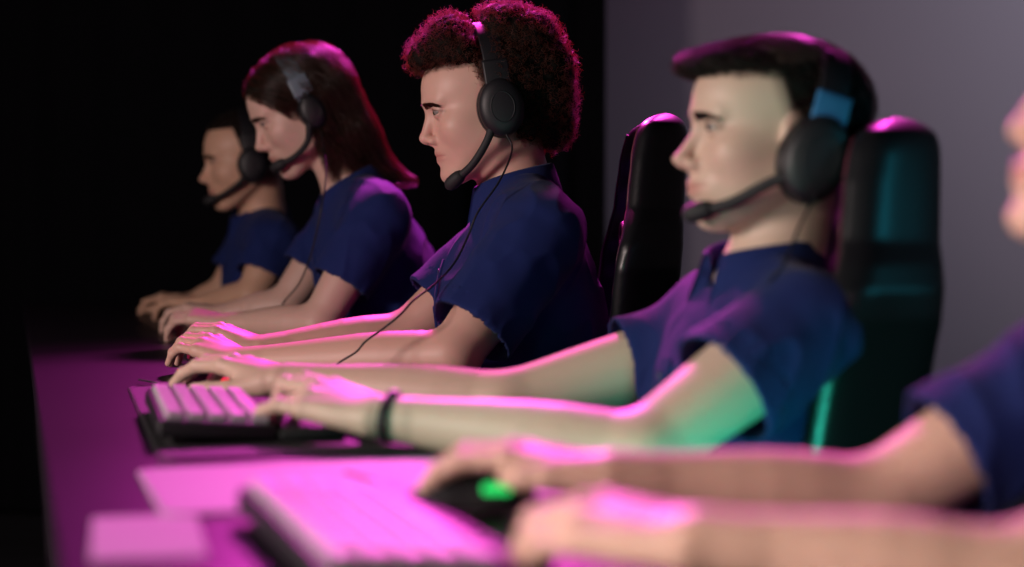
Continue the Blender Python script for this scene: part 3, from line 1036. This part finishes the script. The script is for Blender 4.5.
# curly haired player, in focus
C3 = P(529, 228, 3.06)
people[3] = dict(
    label='person with big curly hair in navy polo shirt, black headset on, typing, chair behind',
    head=(P(485, 104.5, 3.05), 8, 8, 1.06), C=C3, H=C3 + V(.06, .0, -.47), yaw=5, bulk=1.22, belly=1.2, fwd=.032, nb=V(-.020, 0, .010), sh=1.03, scale=1.0, h=.0021, hs_shirt=.0042,
    EL=P(452, 357, 2.76), WL=P(243, 363, 2.88), XL=P(197, 339, 2.94) - P(243, 363, 2.88), ZL=V(0.1, -.15, 1),
    ER=P(405, 336, 3.22), WR=P(264, 349, 3.16), XR=P(222, 331, 3.19) - P(264, 349, 3.16),
    curlL=[(14, 40, 26), (18, 44, 28), (16, 42, 28), (12, 38, 24)], curlR=typing, hem=(.80, .72), armk=1.08, loose=.004,
    prof=dict(nose=.002, lid=.0032, hairline=(.060, .005, .27), scalp=(.03, .016, .012), fat=.003),
    skin=(0.60, 0.36, 0.29), hairmat='hair_curly', iris=(.05, .03, .02), look=.35, neckk=1.08)
# dark haired smiling player
C4 = P(752, 324, 2.22)
people[4] = dict(
    label='person with short dark hair and pointed fringe in navy polo, leaning back, black wristband',
    head=(P(775, 131, 2.20), 7, -4, 1.06), C=C4, H=C4 + V(.02, .0, -.40), nb=V(.014, 0, .018), bulk=1.03, sh=1.0, scale=1.0, h=.0022, hs_shirt=.0042,
    EL=P(640, 452, 1.93), WL=P(382, 417, 2.02), XL=P(298, 390, 2.09) - P(382, 417, 2.02), hs=1.12, ZL=V(.1, -.25, 1),
    ER=P(505, 403, 2.36), WR=P(288, 381, 2.46), XR=P(228, 363, 2.53) - P(288, 381, 2.46), SR=P(712, 344, 2.40), SL=P(806, 328, 2.03),
    curlL=[(4, 56, 34), (8, 60, 34), (26, 50, 30), (6, 24, 18)], thumbL=[(.020, .024, -.008), (.050, .048, -.024), (.078, .060, -.040), (.100, .060, -.056)], curlR=mousing, hem=(.52, .42), armk=1.05, loose=.006,
    prof=dict(nose=.008, smile=.0035, fade=.024, lip=.008, low=.008, base=.004, chin=-.001, lid=.0036, hairline=(.056, .006, .40), scalp=(.016, .011, .010)),
    skin=(0.60, 0.42, 0.33), hairmat='hair_black', iris=(.04, .025, .015), look=.15)
# long haired player
C2 = P(360, 214, 3.85)
people[2] = dict(
    label='person with straight shoulder-length brown hair in navy polo, head bowed towards the screen',
    head=(P(300, 108, 3.85), 11, 22, 1.06), C=C2, H=C2 + V(.17, .02, -.46), bulk=1.1, sh=1.0, scale=1.0, h=.0028, hs_shirt=.005,
    EL=P(318, 324, 3.62), WL=P(230, 324, 3.70), XL=P(190, 315, 3.74) - P(230, 324, 3.70),
    ER=P(284, 306, 4.00), WR=P(226, 313, 4.02), XR=P(192, 309, 4.05) - P(226, 313, 4.02),
    curlL=typing, curlR=typing, hem=(.62, .60),
    prof=dict(nose=.004, lip=.006, low=.004, lid=.0036, zs=1.06), skin=(0.58, 0.38, 0.31), hairmat='hair_brown', look=.3)
# farthest player
C1 = P(263, 238, 4.58)
people[1] = dict(
    label='person with cropped dark hair in navy shirt, farthest along the row, boom microphone at mouth',
    head=(P(247, 158, 4.52), 12, 5, 1.06), C=C1, H=C1 + V(.10, .02, -.42), bulk=1.0, sh=1.0, scale=1.0, h=.0032, hs_shirt=.0055,
    EL=P(252, 297, 4.34), WL=P(205, 303, 4.44), XL=P(177, 300, 4.48) - P(205, 303, 4.44),
    ER=P(220, 296, 4.75), WR=P(192, 301, 4.75), XR=P(170, 299, 4.78) - P(192, 301, 4.75),
    curlL=typing, curlR=typing, hem=(.62, .60),
    prof=dict(nose=.007, lip=.006, low=.006, base=.004, lid=.0030, hairline=(.072, .010, .30), scalp=(.02, .014, .012)),
    skin=(0.60, 0.36, 0.25), hairmat='hair_black', look=.1)
# nearest player, mostly outside the frame
nose5 = P(1008, 128, 1.45)
_h = HeadFrame(V(0, 0, 0), -4, -13, 1.06)
O5 = nose5 - _h.w(.1125, 0, -.042)
C5 = P(1256, 362, 1.44)
people[5] = dict(
    label='person in navy polo at right edge, nearest the camera, only chin and forearms in view',
    head=(O5, -4, -13, 1.06), C=C5, H=C5 + V(.05, .0, -.43), bulk=1.05, sh=1.0, scale=1.0, h=.0024, hs_shirt=.0048,
    EL=P(1010, 588, 1.21), WL=P(700, 543, 1.22), XL=P(580, 518, 1.27) - P(700, 543, 1.22), ZL=V(0, -.2, 1),
    ER=P(872, 503, 1.58), WR=P(612, 478, 1.53), XR=P(508, 455, 1.57) - P(612, 478, 1.53),
    curlL=typing, curlR=[(14, 24, 16), (14, 26, 18), (18, 36, 22), (22, 38, 26)], thumbR=[(.020, .022, -.002), (.044, .036, -.004), (.064, .040, -.008), (.082, .036, -.012)], hem=(.60, .70), armk=1.0,
    prof=dict(nose=.000, lip=.010, low=.010, sub=.008, chin=.010, lid=.004, hairline=(.056, .010, .30), scalp=(.02, .014, .012)),
    skin=(0.62, 0.40, 0.31), hairmat='hair_black', look=.2)
for i, p in people.items():
    make_person(i, p)

def s1(fn):      # list of ellipsoids -> union sdf with blend
    def f(x, y, z):
        d = None
        for c, r, k in fn:
            e = ell(c, r)(x, y, z)
            d = e if d is None else smin(d, e, k)
        return d
    return f

# ---- curly afro -------------------------------------------------------------
hf = people[3]['hf']; root = people[3]['root']
lobes = [((-.035, 0, .040), (.090, .104, .084), .02), ((.052, 0, .098), (.048, .078, .038), .025), ((.028, 0, .082), (.050, .089, .034), .02), ((.090, .006, .088), (.029, .052, .029), .018),
         ((.042, -.01, .120), (.038, .064, .036), .02), ((-.040, 0, .115), (.052, .080, .048), .02), ((-.078, 0, .092), (.060, .088, .056), .02),
         ((-.100, 0, .040), (.056, .086, .060), .02), ((-.100, 0, -.012), (.050, .082, .054), .02), ((-.104, 0, -.056), (.036, .064, .036), .02),
         ((-.050, .0, -.040), (.050, .090, .045), .02)]
af = s1(lobes)
band_c = (-.004, .02)
def afro(x, y, z, infl=0.0):
    d = af(x, y, z) - infl
    # headband pressed into the hair, face and ears kept clear
    d = smax(d, -(np.sqrt(np.maximum(0, (np.sqrt(y * y + (z - .015) ** 2) - .122)) ** 2 + ((x + .001 + (z - .05) * .0) / 1.0) ** 2) - .010), .014)
    face = face_mask(x, z, .060, .005, .27)
    d = smax(d, -face, .008)
    cup = np.sqrt(((x + .004) / .036) ** 2 + ((z + .02) / .046) ** 2) - 1
    d = smax(d, -smax(cup * .036, .074 - np.abs(y), .003), .004)
    jaw = smax(-(x + .040), z + .02, .0)
    d = smax(d, -smax(-(x + .036), z + .030, .0), .006)
    neck = np.sqrt((x + .035) ** 2 + y * y) - .055
    return smax(d, -smax(neck, z + .05, .0), .004)
core, cv, cn = hair_volume('hair', hf, lambda x, y, z: afro(x, y, z, -.007), .0032, M['hair_core'], root, .006, 70, R=.215)
core['label'] = 'thick curly brown hair'
Np = int(7500 / Q); cand = rng.uniform([-.17, -.115, -.10], [.12, .115, .17], (Np * 30, 3))
dv = afro(cand[:, 0], cand[:, 1], cand[:, 2]); cand = cand[(dv < .0035) & (dv > -.013)][:Np]
g = grad(lambda a, b, c: afro(a, b, c), cand)
S = 16
u = np.linspace(0, 1, S)
axd = g * .75 + rng.normal(size=g.shape) * .55; axd /= np.linalg.norm(axd, axis=1)[:, None]
e1 = np.cross(axd, rng.normal(size=axd.shape)); e1 /= np.linalg.norm(e1, axis=1)[:, None]; e2 = np.cross(axd, e1)
ln = rng.uniform(.008, .019, (len(cand), 1, 1)); rad = rng.uniform(.0015, .0038, (len(cand), 1, 1)); turns = rng.uniform(1.0, 2.4, (len(cand), 1)); ph = rng.uniform(0, 6.28, (len(cand), 1))
ang = (ph + turns * 2 * math.pi * u[None])[..., None]
path = cand[:, None] + axd[:, None] * ln * (u[None, :, None] - .45) + rad * (e1[:, None] * np.cos(ang) + e2[:, None] * np.sin(ang))
wp = hf.O + hf.s * (path[..., :1] * hf.F + path[..., 1:2] * hf.L + path[..., 2:] * hf.U)
cur = strands('curl', wp, .00042, M['hair_curly'], core); cur['kind'] = 'stuff'

# ---- short dark hair with quiff ---------------------------------------------
hf = people[4]['hf']; root = people[4]['root']
q4 = s1([((-.012, 0, .034), (.102, .082, .076), 0), ((.040, 0, .066), (.056, .058, .032), .02), ((.078, -.004, .069), (.036, .046, .018), .02), ((.104, -.006, .068), (.019, .034, .010), .014)])
def h4(x, y, z, infl=0.0):
    d = q4(x, y, z) - infl
    d = smax(d, -face_mask(x, z, .056, -.008, .40), .006)
    d = smax(d, -(z + .062), .004)
    cup = np.sqrt(((x + .012) / .036) ** 2 + ((z + .02) / .046) ** 2) - 1
    return smax(d, -smax(cup * .036, .074 - np.abs(y), .003), .004)
core, _, _ = hair_volume('hair', hf, lambda x, y, z: h4(x, y, z, -.003), .003, M['hair_core'], root, .002, 80, R=.19, seed=3)
core['label'] = 'short dark hair swept into a pointed fringe'
def surf_roots(sdf, n, lo, hi, tol=.002):
    c = rng.uniform(lo, hi, (n * 60, 3)); d = sdf(c[:, 0], c[:, 1], c[:, 2]); c = c[np.abs(d) < tol]
    return c[:n]
def top_mask(c, a, b, s): return c[c[:, 2] > a + (np.minimum(c[:, 0], .09) - b) * s]
r4 = surf_roots(h4, int(3800 / Q), [-.13, -.1, -.06], [.115, .1, .14])
flow4 = lambda q: np.stack([np.where(q[:, 0] > -.02, 1.0, -.3), q[:, 1] * 1.5, np.where(q[:, 0] > -.02, .15, -.8)], 1)
flow_strands('hair_strands', hf, h4, r4, flow4, 9, .0030, .005, .00038, M['hair_black'], core, jit=.28)['kind'] = 'stuff'

# ---- long straight hair -----------------------------------------------------
hf = people[2]['hf']; root = people[2]['root']
q2a = s1([((-.016, 0, .036), (.111, .089, .088), 0), ((.036, 0, .050), (.062, .069, .052), .02)])
q2f = [(((-.070, .040, .01)), (-.078, .046, -.10), .050, .044), ((-.078, .046, -.09), (-.108, .050, -.19), .044, .022),
       ((-.108, .050, -.185), (-.150, .060, -.222), .020, .006), ((-.022, .074, -.03), (-.004, .062, -.185), .020, .007),
       ((-.045, .070, .0), (-.050, .066, -.19), .030, .012), ((-.02, .080, .03), (-.03, .078, -.05), .018, .018)]
def h2(x, y, z, infl=0.0):
    d = q2a(x, y, z)
    ayy = np.abs(y)
    line = (z - (.058 + (x - .090) * 1.22))
    d = smax(d, -line, .010)
    for a, b, r1_, r2_ in q2f:
        d = smin(d, cone(a, b, r1_, r2_)(x, ayy, z), .018)
    return d - infl
core, _, _ = hair_volume('hair', hf, lambda x, y, z: h2(x, y, z, -.004), .0034, M['hair_core_b'], root, .003, (30, 90, 30), R=.29, seed=6)
core['label'] = 'straight shoulder-length brown hair'
r2 = surf_roots(h2, int(3400 / Q), [-.14, -.1, -.12], [.10, .1, .14], .003)
def flow2(q):
    dn = np.clip((.06 - q[:, 2]) / .08, 0, 1)[:, None]
    sgn = np.sign(q[:, 1:2] + 1e-6)
    top = np.concatenate([-.65 + 0 * sgn, sgn * .8, -.45 + 0 * sgn], 1)
    down = np.concatenate([-.12 - .35 * (q[:, 2:] < -.16), .02 * sgn, -1 + 0 * sgn], 1)
    return top * (1 - dn) + down * dn
flow_strands('hair_strands', hf, h2, r2, flow2, 26, .0062, .010, .00048, M['hair_brown'], core, jit=.14)['kind'] = 'stuff'

# ---- cropped hair for the farthest and the nearest --------------------------
for i, lab in ((1, 'cropped dark hair'), (5, 'short dark hair')):
    hf = people[i]['hf']; root = people[i]['root']
    q1 = s1([((-.008, 0, .036), (.104, .081, .084), 0), ((.036, 0, .040), (.058, .062, .056), .02)])
    hl1 = .072 if i == 1 else .056
    def h1(x, y, z, infl=0.0):
        d = q1(x, y, z) - infl
        d = smax(d, -face_mask(x, z, hl1, .010, .30), .006)
        return smax(d, -(z + .062), .004)
    core, _, _ = hair_volume('hair', hf, h1, .0035, M['hair_core'], root, .002, 80, R=.19, seed=3)
    core['label'] = lab
    r1_ = surf_roots(h1, int(1500 / Q), [-.13, -.1, -.06], [.105, .1, .14])
    flow_strands('hair_strands', hf, h1, r1_, lambda q: np.stack([np.full(len(q), .6), q[:, 1] * 2, np.full(len(q), .4)], 1), 5, .0025, .006, .0004, M['hair_black'], core, jit=.5)['kind'] = 'stuff'

# ------------------------------------------------------------------ headsets
h3 = people[3]['hf']
cable3 = [h3.w(-.012, .112, -.055), P(512, 150, 2.93), P(500, 180, 2.87), P(478, 212, 2.84), P(468, 236, 2.83), P(455, 262, 2.80), P(436, 283, 2.76),
          P(414, 300, 2.72), P(401, 314, 2.70), P(384, 328, 2.70), P(366, 341, 2.70), P(356, 352, 2.70), P(340, 362, 2.70), P(328, 372, 2.71), P(318, 386, 2.72)]
headset(h3, 'black headset on the curly-haired player, thin cable running to desk', tilt=0, cupc=(-.012, -.012), band_r=.122, cup_r=(.036, .046),
        boom=[(.018, .094, -.062), (.043, .076, -.094), (.070, .052, -.114)], cable=cable3)
h4f = people[4]['hf']
cable4 = [h4f.w(-.030, .108, -.060), P(800, 225, 2.07), P(785, 262, 2.03), P(765, 290, 2.01), P(750, 330, 2.02), P(735, 372, 2.0)]
headset(h4f, 'black headset with blue light painted on its side brackets, on the smiling dark-haired player', tilt=14, cupc=(-.022, -.034), cup_r=(.038, .050),
        boom=[(.022, .090, -.062), (.060, .062, -.088), (.090, .036, -.100)], cable=cable4, blue=True)
h2f = people[2]['hf']
cable2 = [h2f.w(-.012, .108, -.060), P(326, 170, 3.66), P(322, 205, 3.60), P(312, 250, 3.62), P(300, 282, 3.66), P(284, 302, 3.68), P(276, 318, 3.72)]
headset(h2f, 'black headset with pale grey band over the long brown hair', tilt=-4, cupc=(-.012, -.018), cup_r=(.027, .036), band_mat='band',
        boom=[(.020, .092, -.070), (.052, .070, -.088), (.086, .040, -.092)], cable=cable2)
headset(people[1]['hf'], 'black headset on the farthest player, band lit faintly grey', tilt=0, band_mat='plastic',
        boom=[(.030, .088, -.060), (.070, .060, -.084), (.096, .034, -.092)])

# ------------------------------------------------------------------ wristband
WL, EL = people[4]['WL'], people[4]['EL']
d = unit(EL - WL); c = WL + d * .012
sd_ = unit(np.cross(d, V(0, 0, 1))); su = np.cross(sd_, d)
ring = [c + sd_ * .034 * math.cos(a) + su * .026 * math.sin(a) for a in np.linspace(0, 2 * math.pi, 40, endpoint=False)]
wb = empty('wristband', c, 'thin black wristband on the wrist of the hand over the keyboard', 'wristband')
vs, fs = sweep(ring, rrect(.0050, .0022, .0015, 2), closed=True, ups=[unit(q - c) for q in ring])
pobj('strap', vs, fs, M['matte'], wb)
vs, fs = rbox(c + su * .029 + sd_ * .0, (.006, .008, .0025), .0015, (d, sd_, su))
pobj('clasp', vs, fs, M['plastic'], wb)

# ------------------------------------------------------------------ chairs
chair(.248, 3.08, 0, 1.175, 'black gaming chair behind the curly-haired player, glossy winged back', lean=5, thick=.037, wing=.72)
chair(.450, 2.24, 2, 1.120, 'black gaming chair behind the smiling player, bluish sheen on wing', lean=6)

# ------------------------------------------------------------------ desk
TOP = .735
def edge(y): return .03 - .28 * (y - 2.0)
dk = empty('long_desk', (edge(3) - .36, 3.0, 0), 'long dark desk shared by the row of players, glowing magenta', 'desk')
ang = math.atan(.28); A_ = V(-math.sin(ang), math.cos(ang), 0); B_ = V(-math.cos(ang), -math.sin(ang), 0)
mid = V(edge(2.9), 2.9, 0) + B_ * .27
vs, fs = rbox(mid + V(0, 0, TOP - .015), (2.75, .27, .015), .006, (A_, B_, V(0, 0, 1)))
M['desk'] = mat('dark_desk_laminate', (0.012, 0.006, 0.014), 0.40, spec=0.30, bump=(40, 0.05, 0.0005, 'noise'))
pobj('desk_top', vs, fs, M['desk'], dk)
for sy in (-2.55, -.85, .85, 2.55):
    for sx in (-.22, .18):
        vs, fs = rbox(mid + A_ * sy + B_ * sx + V(0, 0, (TOP - .03) / 2), (.03, .03, (TOP - .03) / 2), .004)
        pobj('leg', vs, fs, M['matte'], dk)
vs, fs = rbox(mid + B_ * .23 + V(0, 0, .52), (2.6, .009, .17), .003, (A_, B_, V(0, 0, 1)))
pobj('modesty_panel', vs, fs, M['matte'], dk)

def mat_pad(name, c, along, half, z, m, label, cat, t=.0018, r=.02, stitched=True):
    A = unit(V(along[0], along[1], 0)); B = V(-A[1], A[0], 0)
    root = empty(name, (c[0], c[1], z), label, cat)
    s = rrect(half[0], half[1], r, 6)
    vs, fs = [], []
    for ins, hh in ((0, 0), (0, t * .6), (.0008, t)):
        for q in s: vs.append(V(c[0], c[1], z + hh) + A * q[0] * (1 - ins / half[0]) + B * q[1] * (1 - ins / half[1]))
    k = len(s)
    for i in range(2):
        for j in range(k):
            fs.append((i * k + j, i * k + (j + 1) % k, (i + 1) * k + (j + 1) % k, (i + 1) * k + j))
    fs.append(tuple(2 * k + j for j in range(k))); fs.append(tuple(range(k))[::-1])
    pobj('cloth_sheet' if cat != 'pale_piece' else 'sheet', vs, fs, m, root, smooth=False)
    if stitched:
        ring = [V(c[0], c[1], z + t) + A * q[0] * .985 + B * q[1] * .98 for q in s]
        vs, fs = sweep(ring, circle(.0011, 6), closed=True, ups=[V(0, 0, 1)] * k)
        pobj('stitched_edge', vs, fs, m, root)
    return root
mat_pad('shadow_mat', (-.30, 2.36), (-.25, .97), (.42, .19), TOP + .0004, M['matte'], 'added black mat standing in for arm shadow, under the keyboard and mouse of the smiling player', 'desk mat', t=.003)  # added mat; its black also carries the arm's shadow before the keyboard
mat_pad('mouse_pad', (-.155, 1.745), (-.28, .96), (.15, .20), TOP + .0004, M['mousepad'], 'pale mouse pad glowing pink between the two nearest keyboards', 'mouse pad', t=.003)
mat_pad('pale_flat_piece', (-.300, 1.455), (-.22, .97), (.10, .045), TOP + .0004, M['pale_piece'], 'unidentified small pale piece lit pink at far edge of desk', 'pale_piece', t=.002, r=.006, stitched=False)  # flat piece of unknown identity, added for a bright pink patch
keyboard((-.380, 2.205), (-.24, .97), 'black keyboard with pale glowing keys under the hand with the wristband', rest=.08, z=TOP + .0036)
keyboard((-.118, 1.375), (-.30, .95), 'keyboard with bright pink-lit keys nearest the camera', rest=.03, z=TOP + .0004)
keyboard((-.465, 2.99), (-.28, .96), 'dark keyboard under the fingers of the curly-haired player', rest=0, z=TOP + .0004, cap='keycap_dark')
mouse((-.445, 2.60), (-.97, -.2), 'dark mouse with red light under the far hand behind keyboard', led='red_led', z=TOP + .0036)
mouse((-.035, 1.575), (-.98, -.15), 'dark mouse with green light under the nearest player\'s hand', z=TOP + .0036)

# ------------------------------------------------------------------ room
def struct(name, vs, fs, m, smooth=False):
    o = pobj(name, vs, fs, m, None, smooth); o['kind'] = 'structure'; return o
def slab(name, lo, hi, m):
    lo, hi = np.array(lo, float), np.array(hi, float)
    vs = [[(lo, hi)[i][0], (lo, hi)[j][1], (lo, hi)[k][2]] for i in (0, 1) for j in (0, 1) for k in (0, 1)]
    fs = [(0, 1, 3, 2), (4, 6, 7, 5), (0, 4, 5, 1), (2, 3, 7, 6), (0, 2, 6, 4), (1, 5, 7, 3)]
    return struct(name, vs, fs, m)
M['wall'] = mat('grey_plaster', (0.22, 0.20, 0.235), 0.9, spec=0.2, bump=(30, 0.15, 0.002, 'noise'))
M['dark'] = mat('black_paint', (0.008, 0.008, 0.010), 0.9, spec=0.1, bump=(30, 0.1, 0.002, 'noise'))
M['floor'] = mat('dark_carpet', (0.02, 0.018, 0.022), 0.95, spec=0.1, bump=(400, 0.4, 0.002, 'noise'))
slab('floor', (-4.2, -2.2, -.06), (4.2, 6.6, 0), M['floor'])
slab('ceiling', (-4.2, -2.2, 4.2), (4.2, 6.6, 4.26), M['dark'])
slab('wall_back', (-4.2, 6.5, 0), (4.2, 6.6, 4.2), M['wall'])
slab('wall_left', (-4.2, -2.2, 0), (-4.1, 6.5, 4.2), M['dark'])
slab('wall_right', (4.1, -2.2, 0), (4.2, 6.5, 4.2), M['wall'])
slab('wall_front', (-4.1, -2.2, 0), (4.1, -2.1, 4.2), M['dark'])
# black stage curtain hanging before the back wall
M['curtain'] = mat('black_velvet', (0.005, 0.005, 0.007), 0.95, spec=0.05, bump=(300, 0.2, 0.001, 'noise'))
xe = (605 - 512) / FPX * 5.9
xs = np.linspace(-4.0, xe, 420)
vs, fs = [], []
nz = 14
for j in range(nz):
    z = .02 + 4.1 * j / (nz - 1)
    for s_ in (0, 1):
        for x in xs:
            a = .045 * (.6 + .4 * math.sin(x * 1.7)) * (1 - .35 * j / nz)
            y = 5.9 + a * math.sin(x * 2 * math.pi / .19 + .8 * math.sin(x * 3.1)) + .01 * math.sin(z * 2 + x * 5)
            vs.append((x, y + .006 * s_, z))
n = len(xs)
I = lambda j, s_, i: (j * 2 + s_) * n + i
for j in range(nz - 1):
    for i in range(n - 1):
        fs.append((I(j, 0, i), I(j, 0, i + 1), I(j + 1, 0, i + 1), I(j + 1, 0, i)))
        fs.append((I(j, 1, i + 1), I(j, 1, i), I(j + 1, 1, i), I(j + 1, 1, i + 1)))
    fs.append((I(j, 0, n - 1), I(j, 1, n - 1), I(j + 1, 1, n - 1), I(j + 1, 0, n - 1)))
    fs.append((I(j, 1, 0), I(j, 0, 0), I(j + 1, 0, 0), I(j + 1, 1, 0)))
cu = pobj('stage_curtain', vs, fs, M['curtain'])
tag(cu, 'black floor-length curtain hanging behind the row of players', 'curtain')

# ------------------------------------------------------------------ light
def area(name, loc, target, size, power, col, sy=None, spread=None):
    l = bpy.data.lights.new(name, 'AREA'); l.energy = power; l.color = col
    l.shape = 'RECTANGLE'; l.size = size; l.size_y = sy or size
    if spread: l.spread = math.radians(spread)
    o = bpy.data.objects.new(name, l); C.objects.link(o); o.location = loc
    o.rotation_euler = (Vector(target) - Vector(loc)).to_track_quat('-Z', 'Y').to_euler()
    return o
def spot(name, loc, target, power, col, angle=60, blend=.5, r=.1):
    l = bpy.data.lights.new(name, 'SPOT'); l.energy = power; l.color = col
    l.spot_size = math.radians(angle); l.spot_blend = blend; l.shadow_soft_size = r
    o = bpy.data.objects.new(name, l); C.objects.link(o); o.location = loc
    o.rotation_euler = (Vector(target) - Vector(loc)).to_track_quat('-Z', 'Y').to_euler()
    return o
PINK = (1.0, .06, .66)
MAGENTA = (1.0, .05, .85)
spot('magenta_stage_lamp', (-.15, 4.9, 2.5), (.05, 2.4, .9), 600, PINK, 60, .6, .10)
spot('magenta_side_lamp', (.80, 5.4, 2.8), (-.15, 3.4, 1.1), 180, PINK, 34, .5, .10)
spot('magenta_desk_fill', (-.20, 3.9, 3.0), (-.02, 1.5, .74), 150, MAGENTA, 24, .9, .12)  # added spot, makes up for pink falling off on the near desk
spot('wall_tint_lamp', (.7, 5.9, 3.5), (.75, 6.5, 2.3), 10, PINK, 70, 1.0, .12)
area('screen_glow', (-2.2, 1.15, 1.5), (.05, 2.6, 1.0), .5, 56, (1.0, .80, .76))
spot('green_fill_spot', (-.38, 1.50, .90), (.12, 2.12, .86), 5, (.15, 1.0, .70), 62, .9, .10)  # added green fill in mid-air; no screen stands here
spot('teal_floor_lamp', (.22, 1.62, .50), (.33, 2.05, .90), 8, (.05, 1.0, .70), 72, .7, .05)
spot('blue_side_glow', (1.5, 1.62, 1.3), (.42, 2.2, 1.0), 14, (.03, .55, .75), 26, .8, .15)
area('wall_wash', (2.9, 5.0, 3.4), (2.2, 6.5, 1.2), .8, 18, (.90, .86, 1.0), spread=95)
area('front_soft_fill', (-1.1, .1, 1.3), (.52, 1.38, .80), .4, 2.2, (1.0, .80, .74), spread=45)  # added fill to brighten the nearest player's arms
spot('magenta_hair_accent', (-.35, 4.5, 2.7), (.0, 3.05, 1.28), 260, (1.0, .05, .50), 13, .6, .08)  # added narrow spot, strengthens the pink rim on the curly hair
spot('magenta_fringe_accent', (-.55, 4.4, 2.7), (.24, 2.15, 1.10), 260, (1.0, .05, .50), 9, .6, .08)  # added narrow spot for pink on the pointed fringe and nose
spot('magenta_back_accent', (1.1, 4.8, 2.9), (.42, 2.25, 1.15), 170, PINK, 11, .6, .08)  # added narrow spot for pink on chair top, headband and hair
w = bpy.data.worlds.new('dark_hall'); bpy.context.scene.world = w; w.use_nodes = True
w.node_tree.nodes['Background'].inputs['Color'].default_value = (.006, .006, .010, 1)
w.node_tree.nodes['Background'].inputs['Strength'].default_value = 0.1

# ------------------------------------------------------------------ camera
cd = bpy.data.cameras.new('camera'); cam = bpy.data.objects.new('camera', cd); C.objects.link(cam)
cam.location = CAM; cam.rotation_euler = (math.pi / 2 - TH, 0, 0)
cd.sensor_width = 36; cd.lens = 36 * FPX / 1024; cd.clip_start = .05
cd.dof.use_dof = True; cd.dof.focus_distance = 3.0; cd.dof.aperture_fstop = 1.9
bpy.context.scene.camera = cam
sc = bpy.context.scene
sc.view_settings.view_transform = 'Standard'; sc.view_settings.look = 'None'
sc.view_settings.gamma = 1; sc.view_settings.use_curve_mapping = False; sc.view_settings.exposure = 0
